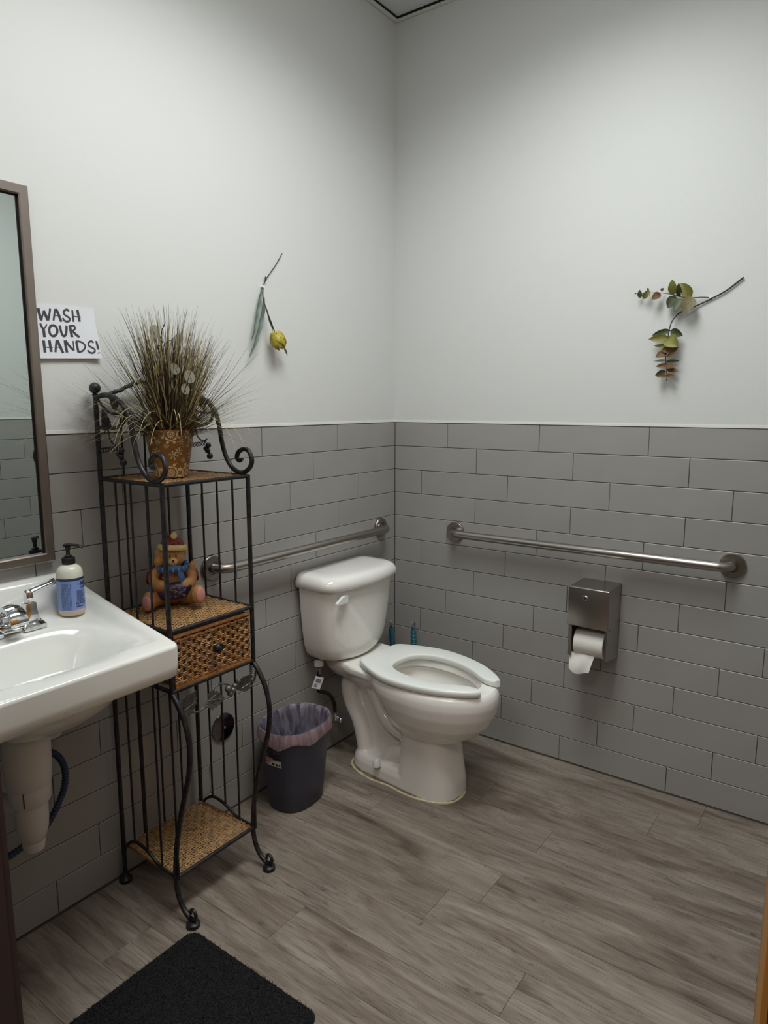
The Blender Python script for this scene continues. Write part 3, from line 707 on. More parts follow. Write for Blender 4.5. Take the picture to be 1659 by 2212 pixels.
def crumple(a, b, z, amp, sd, zamp=0.0):
    out = []
    for j, (x, y, zz) in enumerate(oval(a, b*0.95, z, n=n)):
        t = 2*pi*j/n; w = sum(sin(k*t + p + sd*0.9) * f for (k, p), f in zip(PH, (0.45, 0.35, 0.2))) + 0.6*noise.noise(Vector((cos(t)*3, sin(t)*3, sd)))
        w2 = noise.noise(Vector((cos(t)*2.2, sin(t)*2.2, sd + 9)))
        out.append((x*(1 + amp*w), y*(1 + amp*w), zz + zamp*w2))
    return out
hem = [crumple(0.1125, 0.147, 0.262, 0.018, 1, 0.020), crumple(0.113, 0.148, 0.272, 0.016, 1.4, 0.016), crumple(0.1125, 0.1475, 0.285, 0.012, 1.9, 0.006), crumple(0.111, 0.146, 0.298, 0.006, 2.4, 0.002), crumple(0.1085, 0.1435, 0.3065, 0.003, 3)]
inn = [crumple(0.1085, 0.1435, 0.3065, 0.003, 3), crumple(0.100, 0.135, 0.3055, 0.010, 3.4, 0.003), crumple(0.096, 0.130, 0.285, 0.022, 4), crumple(0.091, 0.124, 0.25, 0.040, 4.7), crumple(0.085, 0.117, 0.20, 0.055, 5.5), crumple(0.078, 0.108, 0.14, 0.07, 6.5), crumple(0.068, 0.095, 0.07, 0.08, 7.5), crumple(0.05, 0.07, 0.035, 0.08, 8.5), crumple(0.02, 0.03, 0.03, 0.05, 9)]
ln_ = part('liner', G().loft(inn, False, False), M_liner, bn, angle=180, label='crumpled translucent lilac liner')
part('liner_hem', G().loft(hem, False, False), M_hem, ln_, angle=180, label='pink folded-over edge of the liner')
# sticker on the side facing the rack and door
def on_bin(u, zz, d=0.0008):
    k = lerp_list([(0.0, 0.076, 0.104), (0.08, 0.087, 0.117), (0.18, 0.095, 0.127), (0.285, 0.103, 0.138)], zz)
    c, s = cos(u), sin(u); p = 2.5
    return (k[0] * abs(c)**(2/p) * (1 if c >= 0 else -1) * (1 + d/0.1), k[1]*0.95 * abs(s)**(2/p) * (1 if s >= 0 else -1) * (1 + d/0.1), zz)
def sticker(u0, u1, z0, z1, m, name, parent, d=0.0008, label=None):
    rows = [[on_bin(u0 + (u1-u0)*i/8, z, d) for i in range(9)] for z in (z0, (z0+z1)/2, z1)]
    o = part(name, G().loft(rows, False, False, closed=False), m, parent, angle=180)
    if label: o['label'] = label
    return o
M_pinkl = mat('pink_label_print', (196, 112, 118), 0.5); M_lab = mat('label_white', (196, 196, 190), 0.5)
bin_body = [c for c in bn.children if c.name.startswith('bin_body')][0]
sk = sticker(-1.86, -1.30, 0.180, 0.204, M_lab, 'product_sticker', bin_body, label='white and pink product sticker')
sticker(-1.86, -1.57, 0.1985, 0.2105, M_pinkl, 'pink_flash', sk, d=0.0010)
M_dp = mat('dark_label_print', (34, 34, 40), 0.5)
for u0, u1, za, zb in ((-1.82, -1.66, 0.192, 0.1955), (-1.60, -1.54, 0.184, 0.193), (-1.50, -1.44, 0.184, 0.193), (-1.40, -1.34, 0.184, 0.193), (-1.82, -1.68, 0.187, 0.1885)): sticker(u0, u1, za, zb, M_dp, 'print', sk, d=0.0011)
M_dec = mat('navy_emblem', (26, 26, 36), 0.5)
for u0, u1, za, zb in ((-1.88, -1.56, 0.226, 0.248), (-1.70, -1.50, 0.206, 0.226), (-1.50, -1.34, 0.222, 0.229), (-1.48, -1.30, 0.210, 0.216)): sticker(u0, u1, za, zb, M_dec, 'emblem', bin_body, d=0.0007)
# ================================================================== SINK
SY = -1.757
def hw(x):
    b = 0.262 - 0.024 * x / 0.43; xf = 0.437; r = 0.020
    if x > xf - r: b = b - r + math.sqrt(max(0, r*r - (x - (xf - r))**2))
    return b
def smooth(t): t = max(0, min(1, t)); return t*t*(3-2*t)
def sink_z(x, v):
    a = v / 0.255
    side = 0.924 - 0.071 * (x / 0.43) ** 0.9                      # height of the rim along the side
    deck = side - 0.026 * smooth((0.93 - abs(a)) / 0.16) * smooth((0.40 - x) / 0.10)
    deck = max(deck, 0.853)
    back = 0.976; k = smooth((0.93 - abs(a)) / 0.14)
    z = deck + (back - deck) * k * (1 - smooth((x - 0.012) / 0.06))
    # basin
    cx, ax, av = 0.262, 0.134, 0.200
    q = (abs((x - cx) / ax) ** 3.0 + abs(v / av) ** 3.2) ** (1/3.1)
    dep = smooth((1.0 - q) / 0.72)
    z -= dep * (0.120 + 0.014 * (1 - q if q < 1 else 0))
    # soften outer border
    d = min(hw(x) - abs(v), 0.437 - x)
    if d < 0.009: z -= 0.009 - math.sqrt(max(0, 0.009**2 - (0.009 - max(0, d))**2))
    return z
sk_root = thing('sink', 'white porcelain wall-hung sink at the left edge of the room', 'sink', (0.0, SY, 0.86))
xs = [0.0, 0.004, 0.008, 0.012, 0.018, 0.025, 0.032, 0.04, 0.048, 0.056, 0.064, 0.073, 0.083] + [0.094 + 0.0085*i for i in range(36)]
xs = [x for x in xs if x < 0.408] + [0.437 - 0.020 + 0.020 * sin(pi/2 * k / 9) for k in range(0, 10)] 
xs = sorted(set(round(x, 5) for x in xs)); nv = 90
ts = [ -1 + 2*i/nv for i in range(nv+1)]; ts = sorted(set([-1, -0.992, -0.98, -0.968] + [t for t in ts if abs(t) < 0.965] + [0.968, 0.98, 0.992, 1]))
grid = [[(x, t*hw(x), sink_z(x, t*hw(x))) for t in ts] for x in xs]
g = G(); g.loft(grid, False, False, closed=False)
# perimeter: right side (+y) back to front, front, left side front to back
per = [grid[i][-1] for i in range(len(xs))] + [grid[-1][j] for j in range(len(ts)-2, 0, -1)] + [grid[i][0] for i in range(len(xs)-1, -1, -1)]
def bottom(x): return 0.772 - 0.03 * (1 - x/0.43) * 0
loops = [per]
for f, inset in ((0.2, 0.0), (0.6, 0.0005), (0.92, 0.002), (1.0, 0.008)):
    lp = []
    for (x, y, z) in per:
        zb = 0.772; zz = z + (zb - z) * f; c = (0.2, 0)
        k = inset / 0.25; lp.append((x + (c[0]-x)*k, y*(1-k), zz))
    loops.append(lp)
loops.append([(min(max(x, 0.0), 0.437) * 0.955, y*0.955, 0.778) for x, y, z in loops[-1]])
g.loft(loops, False, False, closed=False)
# underside with the bowl bulge
n = 48
def ov(cx, a, b, z, p=2.6):
    return [(cx + a*abs(cos(2*pi*j/n))**(2/p)*(1 if cos(2*pi*j/n)>=0 else -1), b*abs(sin(2*pi*j/n))**(2/p)*(1 if sin(2*pi*j/n)>=0 else -1), z) for j in range(n)]
g.loft([ov(0.215, 0.205, 0.235, 0.780, 5), ov(0.225, 0.165, 0.195, 0.778), ov(0.225, 0.158, 0.182, 0.758), ov(0.222, 0.140, 0.155, 0.722), ov(0.215, 0.105, 0.115, 0.690), ov(0.205, 0.070, 0.075, 0.668), ov(0.20, 0.04, 0.04, 0.66)])
for i, p in enumerate(g.v): g.v[i] = (p[0], p[1], p[2] - 0.86)
M_sink = mat('white_sink_porcelain', (229, 230, 225), 0.13, spec=0.55, coat=0.3, var=(3, 0.01))
part('basin', g, M_sink, sk_root, angle=60)
part('drain', G().lathe([(0.024, 0), (0.022, 0.002), (0.016, 0.0), (0.001, 0.0)], (0.245, 0, sink_z(0.245, 0) - 0.86 + 0.0005), 24), M_chrome, sk_root)
# faucet (own thing, bolted on the deck)
fc = thing('faucet', 'chrome two-handle faucet on the back of the white sink', 'faucet', (0.10, SY, 0.885))
def sq(cx, cy, h, z, rr=0.0, tw=0): return [(cx + a*h, cy + b*h, z) for a, b in ((-1,-1),(1,-1),(1,1),(-1,1))]
def bev(g): return evaluated(g, [('BEVEL', dict(width=0.0012, segments=2, limit_method='ANGLE'))])
for s in (-1, 1):
    cy = 0.052 * s
    hb = G().loft([sq(0, cy, h, z) for h, z in ((0.0275, -0.008), (0.0275, 0.002), (0.0225, 0.008), (0.018, 0.016), (0.0145, 0.028), (0.0128, 0.042), (0.0128, 0.056))])
    hd = part('handle_base', bev(hb), M_chrome, fc, angle=30)
    st = G().loft([sq(0, cy, h, z) for h, z in ((0.0085, 0.056), (0.0085, 0.074), (0.0075, 0.083), (0.004, 0.087))])
    ang = radians(70) if s > 0 else radians(-70)      # lever direction
    d = Vector((cos(radians(98)), sin(radians(98)), 0)) if s > 0 else Vector((cos(radians(-98)), sin(radians(-98)), 0))
    e = Vector((-d.y, d.x, 0)); sec = []
    for t, w, zc, th in ((-0.006, 0.007, 0.078, 0.009), (0.005, 0.0078, 0.080, 0.010), (0.03, 0.0082, 0.086, 0.008), (0.058, 0.0088, 0.092, 0.007), (0.072, 0.0085, 0.094, 0.008), (0.075, 0.0075, 0.092, 0.005)):
        c = Vector((0, cy, 0)) + d * t; sec.append([tuple(c + e*w + Vector((0,0,zc+th*0.2))), tuple(c + Vector((0,0,zc+th))), tuple(c - e*w + Vector((0,0,zc+th*0.2))), tuple(c - e*w*0.8 + Vector((0,0,zc-th))), tuple(c + e*w*0.8 + Vector((0,0,zc-th)))])
    st.loft(sec)
    part('lever', bev(st), M_chrome, hd, angle=30)
sp = G(); sec = []
for x, z, w, th in ((-0.016, 0.0, 0.020, 0.022), (-0.012, 0.030, 0.018, 0.022), (0.0, 0.047, 0.0175, 0.020), (0.025, 0.053, 0.019, 0.013), (0.055, 0.050, 0.021, 0.010), (0.080, 0.042, 0.0225, 0.010), (0.096, 0.030, 0.023, 0.009), (0.101, 0.018, 0.023, 0.005)):
    x = x * 0.58 if x > 0 else x; z += 0.004; w *= 0.92; th *= 0.85
    sec.append([(x - th*0.3, -w, z - th*0.6), (x + (0.0 if z > 0.03 else 0.0), -w, z + th*0.5), (x, 0, z + th*0.75), (x, w, z + th*0.5), (x - th*0.3, w, z - th*0.6)])
sp.loft(sec); sp.bbox(-0.024, 0.022, -0.022, 0.022, -0.004, 0.005, 0.002, 2)
part('spout', bev(sp), M_chrome, fc, angle=35)
# soap bottle
SB = (0.088, -1.590, sink_z(0.088, 0.167) + 0.0006)
sb = thing('soap_bottle', 'hand soap pump bottle with blue label standing on the sink corner', 'soap bottle', SB, radians(0)); sb.scale = (1.03, 1.03, 1.04)
M_soap = mat('milky_bottle', (222, 222, 208), 0.28, sss=0.2)
M_soapb = mat('pinkish_clear_base', (214, 190, 172), 0.2, sss=0.1)
rB = 0.0315
part('bottle', G().lathe([(0.022, 0), (0.028, 0.0015), (0.0312, 0.008), (rB, 0.016), (rB, 0.100), (0.0305, 0.110), (0.0265, 0.119), (0.019, 0.125), (0.0135, 0.127), (0.0135, 0.132)], n=48), M_soap, sb, angle=60)
part('bottle_foot', G().lathe([(0.0288, 0.0012), (0.0316, 0.008), (0.0318, 0.0165), (0.0315, 0.0166)], n=48, cap0=False, cap1=False), M_soapb, sb, angle=60)
M_lblue = mat('periwinkle_label', (126, 152, 212), 0.4); M_navy = mat('navy_label_band', (40, 58, 88), 0.4)
M_lwhite = mat('label_white_print', (214, 220, 236), 0.5)
def cyl_patch(a0, a1, z0, z1, r, n=24):
    return G().loft([[(r*cos(a0+(a1-a0)*i/n), r*sin(a0+(a1-a0)*i/n), z) for i in range(n+1)] for z in (z0, z1)], False, False, closed=False)
AV = math.atan2(-2.5158 - SB[1], 1.7617 - SB[0])       # side of the bottle turned to the doorway
lab = part('label', cyl_patch(AV - 2.7, AV + 2.7, 0.016, 0.0955, rB + 0.0004, 64), M_lblue, sb, angle=180, label='blue printed label')
part('label_band', cyl_patch(AV - 2.7, AV + 2.7, 0.0895, 0.0958, rB + 0.0006, 64), M_navy, lab, angle=180)
def cyl_text(txt, size, a, z, r, m, parent, name='lettering', bold=0.0):
    """text wrapped on a cylinder, starting at angle a, baseline z"""
    cu = bpy.data.curves.new('t', 'FONT'); cu.body = txt; cu.size = size; cu.offset = bold; cu.resolution_u = 2
    o = bpy.data.objects.new('t', cu); COL.objects.link(o); bpy.context.view_layer.update()
    me = bpy.data.meshes.new_from_object(o.evaluated_get(bpy.context.evaluated_depsgraph_get()))
    g = G().add([(r*cos(a + v.co.x/r), r*sin(a + v.co.x/r), z + v.co.y) for v in me.vertices], [tuple(p.vertices) for p in me.polygons])
    bpy.data.objects.remove(o); bpy.data.meshes.remove(me); bpy.data.curves.remove(cu)
    return part(name, g, m, parent, angle=180)
M_dkb = mat('dark_blue_print', (34, 42, 74), 0.5)
r1 = rB + 0.0007
cyl_text('Mrs.', 0.0046, AV + 0.50, 0.0785, r1, M_dkb, lab)
cyl_text('MEYER\'S', 0.0125, AV + 0.80, 0.0765, r1, M_dkb, lab, bold=0.0004)
cyl_text('CLEAN DAY', 0.0082, AV + 0.78, 0.0685, r1, M_dkb, lab, bold=0.0002)
cyl_text('HAND SOAP', 0.0105, AV + 0.34, 0.0285, r1, M_dkb, lab, bold=0.0002)
gq = G()
for k in range(11):
    z = 0.0625 - k * 0.0026; a0 = AV + 0.42; a1 = a0 + R.uniform(0.42, 0.7); q = cyl_patch(a0, a1, z, z + 0.0011, r1, 8); gq.add(q.v, q.f)
for z in (0.0245, 0.0225):
    q = cyl_patch(AV + 0.34, AV + 0.95, z, z + 0.0012, r1, 8); gq.add(q.v, q.f)
for k in range(9):
    a0 = AV - 0.70 + k * 0.085; zt = 0.084 - (0.01 if k == 7 else 0) - (0.012 if k == 0 else 0); zz = 0.018
    while zz < zt:
        l = R.uniform(0.003, 0.009); q = cyl_patch(a0, a0 + 0.028, zz, min(zz + l, zt), r1, 2); gq.add(q.v, q.f); zz += l + 0.0012
part('fine_print', gq, M_dkb, lab, angle=180)
gq = G()
for k in range(5):
    a0 = AV - 1.05 + k * 0.06; zz = 0.018
    while zz < 0.084: l = R.uniform(0.002, 0.006); q = cyl_patch(a0, a0 + 0.022, zz, zz + l, r1, 2); gq.add(q.v, q.f); zz += l + 0.0016
part('pale_print', gq, M_lwhite, lab, angle=180)
gp = G().lathe([(0.0145, 0.128), (0.0152, 0.129), (0.0152, 0.1425), (0.0145, 0.1435), (0.009, 0.144), (0.009, 0.148), (0.0055, 0.150), (0.0045, 0.151), (0.0045, 0.162), (0.0062, 0.163), (0.0062, 0.171), (0.005, 0.172)], n=28)
for k in range(28):
    a = 2*pi*k/28; gp.box(0.0150*cos(a)-0.0004, 0.0150*cos(a)+0.0004, 0.0150*sin(a)-0.0004, 0.0150*sin(a)+0.0004, 0.1295, 0.1422)
an = radians(38); dv = Vector((cos(an), sin(an), 0))
noz = spline([Vector((0,0,0.1735)) - dv*0.009, Vector((0,0,0.1755)), Vector((0,0,0.1745)) + dv*0.018, Vector((0,0,0.1725)) + dv*0.031, Vector((0,0,0.1675)) + dv*0.037], 4)
gp.tube(noz, [0.0042 + 0.0022*(1 - i/len(noz)) for i in range(len(noz))], 10, flat=(0.6, 1.0))
part('pump', gp, M_rubber, sb, angle=40)
# drain and trap with white covers
dt = thing('sink_drain', 'white covered drain trap hanging under the sink', 'drain pipe', (0.19, -1.783, 0.358))
def dcyl(prof, name, m=M_plastic): return part(name, G().lathe([(r, z - 0.345 - 0.013*(z - 0.345)/0.315) for r, z in prof], n=36), m, dt, angle=35)
dcyl([(0.046, 0.658), (0.0525, 0.650), (0.0535, 0.64), (0.0525, 0.57), (0.050, 0.528), (0.047, 0.5235)], 'upper_cover')
dcyl([(0.044, 0.526), (0.0475, 0.523), (0.046, 0.485), (0.042, 0.478)], 'collar')
dcyl([(0.038, 0.48), (0.037, 0.43), (0.035, 0.405), (0.028, 0.378), (0.022, 0.372)], 'lower_cover')
dcyl([(0.024, 0.374), (0.026, 0.368), (0.023, 0.350), (0.015, 0.3455), (0.001, 0.345)], 'end_cap')
part('seam', G().box(0.0465, 0.0481, -0.0012, 0.0012, 0.486-0.351, 0.523-0.351).xf(Matrix.Rotation(radians(-42), 4, 'Z')), M_grout, dt, smooth=False)
part('arm', G().tube(spline([(0.16, -1.76, 0.625), (0.115, -1.705, 0.607), (0.09, -1.668, 0.592), (0.05, -1.650, 0.583), (0.0, -1.648, 0.58)], 4), 0.026, 20), M_plastic, dt, world=True)
part('waste_arm', G().tube([(0.17, -1.79, 0.47), (0.10, -1.825, 0.47), (0.0, -1.84, 0.47)], 0.024, 16), M_plastic, dt, world=True)
M_bhose = mat('blue_corrugated_hose', (42, 62, 92), 0.5)
hp = spline([(0.045, -1.700, 0.535), (0.048, -1.668, 0.520), (0.050, -1.638, 0.492), (0.050, -1.622, 0.45), (0.050, -1.626, 0.40), (0.050, -1.652, 0.35), (0.048, -1.69, 0.305), (0.045, -1.745, 0.285), (0.04, -1.80, 0.27)], 26)
single('water_hose', G().tube(hp, [0.0092 if i % 4 < 2 else 0.0074 for i in range(len(hp))], 12), M_bhose, 'blue corrugated hose looping down behind the white drain trap', 'hose', (0.05, -1.7, 0.27), angle=60)

# ================================================================== MIRROR
mr = thing('wall_mirror', 'steel-framed mirror on the left wall above the sink', 'mirror', (0.0, -1.76, 1.015))
MY0, MY1, MZ0, MZ1 = -1.985, -1.585, 1.012, 1.945; fwid = 0.024; fd = 0.017
def mitre(p0, p1, i0, i1, d):
    # one frame bar with a mitred, stepped section: outer edge p0-p1, inner edge i0-i1 in (y, z)
    g = G(); sec = []
    for (o, i) in ((p0, i0), (p1, i1)):
        oy, oz = o; iy, iz = i
        mid = lambda k: (oy + (iy-oy)*k, oz + (iz-oz)*k)
        sec.append([(0.0012, oy, oz), (d - 0.002, oy, oz), (d, *mid(0.12)), (d, *mid(0.86)), (d - 0.002, iy, iz), (0.0055, iy, iz), (0.0012, *mid(0.9))])
    g.loft(sec); return g
O = [(MY0, MZ0), (MY1, MZ0), (MY1, MZ1), (MY0, MZ1)]; I = [(MY0+fwid, MZ0+fwid), (MY1-fwid, MZ0+fwid), (MY1-fwid, MZ1-fwid), (MY0+fwid, MZ1-fwid)]
for k in range(4):
    part('frame_bar', mitre(O[k], O[(k+1)%4], I[k], I[(k+1)%4], fd), M_frame, mr, world=True, smooth=False)
part('glass', G().box(0.0035, 0.0055, MY0 + fwid*0.9, MY1 - fwid*0.9, MZ0 + fwid*0.9, MZ1 - fwid*0.9), M_mirror, mr, world=True, smooth=False)
gb = G(); f2 = fwid + 0.003
for (y0, y1, z0, z1) in ((MY0+fwid, MY0+f2, MZ0+fwid, MZ1-fwid), (MY1-f2, MY1-fwid, MZ0+fwid, MZ1-fwid), (MY0+fwid, MY1-fwid, MZ1-f2, MZ1-fwid)): gb.box(0.0056, 0.0072, y0, y1, z0, z1)
part('gasket', gb, M_black, mr, world=True, smooth=False)

# ================================================================== SIGN
SIGN= [([(-1.5742, 1.6599), (-1.5715, 1.6448), (-1.5681, 1.6304)], 0.0074), ([(-1.5682, 1.6298), (-1.5643, 1.6419), (-1.5606, 1.6521)], 0.004), ([(-1.5604, 1.6552), (-1.5554, 1.644), (-1.5511, 1.632)], 0.0074), ([(-1.5501, 1.6321), (-1.5459, 1.6474), (-1.5426, 1.6621)], 0.0051), ([(-1.5361, 1.6328), (-1.5326, 1.6488), (-1.5292, 1.6629)], 0.0048), ([(-1.5271, 1.6631), (-1.5212, 1.6487), (-1.5154, 1.6322)], 0.0071), ([(-1.5315, 1.6454), (-1.5161, 1.6489)], 0.002), ([(-1.492, 1.6608), (-1.4976, 1.6648), (-1.5058, 1.6597), (-1.5058, 1.6521), (-1.4982, 1.6472), (-1.4914, 1.6421), (-1.4938, 1.6359), (-1.5012, 1.6339), (-1.5079, 1.6367), (-1.5102, 1.642)], 0.0048), ([(-1.4828, 1.6643), (-1.4818, 1.635)], 0.0051), ([(-1.4683, 1.6666), (-1.4643, 1.637)], 0.0065), ([(-1.4808, 1.6489), (-1.4597, 1.6487)], 0.0026), ([(-1.572, 1.6224), (-1.5685, 1.6143), (-1.5648, 1.6066)], 0.0054), ([(-1.5545, 1.622), (-1.5596, 1.6144), (-1.5648, 1.6066)], 0.0034), ([(-1.5647, 1.6078), (-1.5642, 1.5892)], 0.0071), ([(-1.5393, 1.6219), (-1.547, 1.6162), (-1.55, 1.6065), (-1.5478, 1.5973), (-1.5408, 1.5935), (-1.5324, 1.5986), (-1.5286, 1.6083), (-1.531, 1.6176), (-1.5393, 1.6219)], 0.006), ([(-1.5205, 1.622), (-1.519, 1.6098), (-1.5161, 1.5992), (-1.5116, 1.5961), (-1.5065, 1.6006), (-1.5036, 1.6111), (-1.5021, 1.6229)], 0.0062), ([(-1.493, 1.625), (-1.4916, 1.6095), (-1.4896, 1.5949)], 0.0071), ([(-1.4931, 1.6232), (-1.4825, 1.6246), (-1.4787, 1.6202), (-1.4812, 1.6149), (-1.4877, 1.6108)], 0.0045), ([(-1.487, 1.6109), (-1.4785, 1.6028), (-1.4687, 1.5965)], 0.0062), ([(-1.5677, 1.5808), (-1.5674, 1.5506)], 0.0071), ([(-1.5527, 1.5822), (-1.5509, 1.5531)], 0.0071), ([(-1.5655, 1.5642), (-1.5457, 1.5642)], 0.0026), ([(-1.5399, 1.5528), (-1.5366, 1.5692), (-1.5331, 1.584)], 0.0054), ([(-1.5312, 1.5841), (-1.5259, 1.5693), (-1.5193, 1.5522)], 0.0071), ([(-1.5356, 1.5655), (-1.5194, 1.568)], 0.002), ([(-1.5108, 1.585), (-1.5086, 1.5541)], 0.0071), ([(-1.5091, 1.5845), (-1.4997, 1.5716), (-1.4893, 1.5609)], 0.0062), ([(-1.4882, 1.5853), (-1.488, 1.5605)], 0.0034), ([(-1.4794, 1.5847), (-1.4763, 1.556)], 0.0062), ([(-1.4805, 1.5852), (-1.4664, 1.5845), (-1.4569, 1.5784), (-1.4556, 1.5713), (-1.4631, 1.5616), (-1.4763, 1.5563)], 0.0045), ([(-1.4303, 1.5845), (-1.437, 1.5883), (-1.445, 1.5832), (-1.4443, 1.5756), (-1.4363, 1.5712), (-1.4293, 1.5664), (-1.4313, 1.5596), (-1.4388, 1.5569), (-1.446, 1.5591), (-1.45, 1.5638)], 0.0048), ([(-1.4225, 1.5898), (-1.4189, 1.5674)], 0.0057), ([(-1.4226, 1.557), (-1.4155, 1.5591)], 0.002)]

def paper_x(y, z):
    v = (1.675 - z) / 0.14; u = (y + 1.582) / 0.165
    return 0.0016 + 0.0075 * max(0, v)**2 + 0.004 * max(0, u - 0.75) * 4 * max(0, v - 0.1) 
ps = thing('sign_paper', 'white paper sign reading WASH YOUR HANDS! between mirror and rack', 'sign', (0, -1.5, 1.60))
g = G(); rows = []
for i in range(13):
    v = i / 12; row = []
    for j in range(15):
        u = j / 14; yr = lerp_list([(0, -1.4212), (0.27, -1.4194), (0.6, -1.4147), (1, -1.4111)], v)[0]
        y = -1.5815 + (yr + 1.5815) * u; zt = 1.6715 + 0.0045 * sin(u * pi * 0.6); zb = 1.5352 + 0.009 * u; z = zt + (zb - zt) * v
        row.append((paper_x(y, z), y, z))
    rows.append(row)
back = [[(x - 0.0006, y, z) for x, y, z in r] for r in rows]
g.loft(rows, False, False, closed=False); g.loft(back, False, False, closed=False)
edge = lambda r: r[0] + [q[-1] for q in r[1:-1]] + list(reversed(r[-1])) + [q[0] for q in reversed(r[1:-1])]
g.loft([edge(rows), edge(back)], False, False)
sheet = part('sheet', g, M_paper, ps, world=True, angle=180)
g = G()
for pts, w in SIGN:
    P = spline([(0, a, b) for a, b in pts], 7); w *= 1.03
    L_, Rr = [], []
    for i, p in enumerate(P):
        t = (P[min(i+1, len(P)-1)] - P[max(0, i-1)]); t.normalize(); nrm = Vector((0, -t.z, t.y))
        ww = w / 2 * (1 + 0.10 * noise.noise(Vector((p.y*220, p.z*220, 1)))); 
        a = p + nrm * ww; b = p - nrm * ww
        L_.append((paper_x(a.y, a.z) + 0.0004, a.y, a.z)); Rr.append((paper_x(b.y, b.z) + 0.0004, b.y, b.z))
    g.loft([L_, Rr], False, False, closed=False)
part('brush_lettering', g, M_ink, sheet, world=True, smooth=False, label='black brush lettering')
# ================================================================== WROUGHT IRON RACK
RK = thing('wicker_rack', 'tall dark wrought iron rack with wicker shelves and drawer on the left wall', 'rack', (0.17, -1.305, 0))
XB, XF, YL, YR = 0.030, 0.300, -1.450, -1.160
ZT_, ZM, ZD, ZL = 1.218, 0.832, 0.668, 0.112
pr = 0.0066
def rk(name, g, m=M_iron, **k): return part(name, g, m, k.pop('parent', RK), world=True, **k)
for y in (YL, YR):
    rk('post', G().tube([(0.028, y, 0.008), (XB, y, 0.7), (XB, y, 1.446)], pr, 12))
    rk('post', G().tube([(XF, y, 0.655), (XF, y, ZT_ + 0.004)], pr, 12))
    rk('finial', G().sphere((XB, y, 1.463), 0.0150, 18, 12).lathe([(0.007, 0), (0.009, 0.004), (0.006, 0.006)], (XB, y, 1.443), 14))
    rk('foot', G().lathe([(0.018, 0.0003), (0.0195, 0.003), (0.0185, 0.011), (0.013, 0.015), (0.0085, 0.02), (0.007, 0.028)], (0.028, y, 0), 22))
LLEG = [(0.299, 0.662), (0.320, 0.640), (0.343, 0.605), (0.358, 0.562), (0.362, 0.520), (0.354, 0.455), (0.332, 0.385), (0.304, 0.295), (0.284, 0.205), (0.2755, 0.120), (0.283, 0.070), (0.303, 0.036), (0.328, 0.019)]
for y in (YL, YR):
    P = spline([(x, y, z) for x, z in LLEG], 5)
    lg = rk('leg', G().tube(P, 0.0074, 12))
    fx = 0.3415
    rk('foot', G().lathe([(0.018, 0.0003), (0.0195, 0.003), (0.0185, 0.011), (0.013, 0.015), (0.006, 0.017)], (fx, y, 0), 22), parent=lg)
    curl = spline([(0.326, y, 0.020), (0.342, y, 0.021), (0.354, y, 0.031), (0.352, y, 0.045), (0.341, y, 0.050), (0.332, y, 0.042), (0.336, y, 0.034)], 5)
    rk('curl', G().tube(curl, [0.0062 - 0.0028*i/len(curl) for i in range(len(curl))], 10), parent=lg)
# shelf frames
def frame(z, r=0.0058, xf=XF, xb=XB):
    g = G()
    g.tube([(xb, YL, z), (xb, YR, z)], r, 10); g.tube([(xf, YL, z), (xf, YR, z)], r, 10)
    g.tube([(xb, YL, z), (xf, YL, z)], r, 10); g.tube([(xb, YR, z), (xf, YR, z)], r, 10)
    rk('shelf_frame', g)
frame(ZT_); frame(ZM); frame(ZD); 
rk('shelf_rail', G().tube([(XB, YL, ZL), (XB, YR, ZL)], 0.0052, 10)); rk('shelf_rail', G().tube([(0.276, YL, ZL + 0.004), (0.276, YR, ZL + 0.004)], 0.0062, 10))
# extra straps where the lower legs meet the drawer box
for y in (YL, YR):
    a = spline([(XB, y, ZL - 0.012), (0.052, y, 0.131), (0.085, y, 0.152), (0.118, y, 0.154), (0.158, y, 0.144), (0.205, y, 0.124), (0.272, y, 0.120)], 6)
    rk('arch', G().tube(a, 0.0050, 10))
# thin upright rods: sides and back
for y in (YL, YR):
    for k in range(3):
        x = XB + (XF - XB) * (k + 1) / 4
        rk('rod', G().tube([(x, y, ZM), (x, y, ZT_)], 0.0032, 8))
    for x, zb in ((0.088, 0.152), (0.150, 0.146), (0.215, 0.122), (0.288, 0.118)):
        rk('rod', G().tube([(x, y, zb), (x, y, ZD)], 0.0032, 8))
    for x in (XB + 0.0675, XB + 0.135, XB + 0.2025): rk('rod', G().tube([(x, y, ZD), (x, y, ZM)], 0.0030, 8))
for k in range(3):
    y = YL + (YR - YL) * (k + 1) / 4
    rk('rod', G().tube([(XB, y, ZL), (XB, y, 1.40)], 0.0032, 8))
# scrolls of the arm rests at the top
SCR = [(0.030, 1.438), (0.075, 1.4445), (0.118, 1.437), (0.150, 1.420), (0.173, 1.395), (0.186, 1.357), (0.196, 1.310), (0.212, 1.268), (0.238, 1.238), (0.272, 1.2265), (0.303, 1.237), (0.319, 1.262), (0.307, 1.289), (0.285, 1.294), (0.264, 1.284), (0.258, 1.268), (0.268, 1.260), (0.280, 1.266)]
INN = [(0.140, 1.434), (0.156, 1.410), (0.155, 1.378), (0.125, 1.3605), (0.085, 1.357), (0.036, 1.358)]
ARC = [(0.036, 1.436), (0.060, 1.417), (0.092, 1.399), (0.135, 1.395), (0.150, 1.398)]
def leaf_shape(L_, w_, n=9):
    """serrated vine leaf, base at the origin, pointing along +X"""
    up = [(0.0, 0.0), (0.02, 0.22), (-0.04, 0.34), (0.08, 0.38), (0.10, 0.50), (0.22, 0.44), (0.30, 0.54), (0.40, 0.42), (0.50, 0.46), (0.60, 0.33), (0.72, 0.32), (0.80, 0.18), (1.0, 0.0)]
    return [(x*L_, y*w_) for x, y in up] + [(x*L_, -y*w_) for x, y in reversed(up[1:-1])]
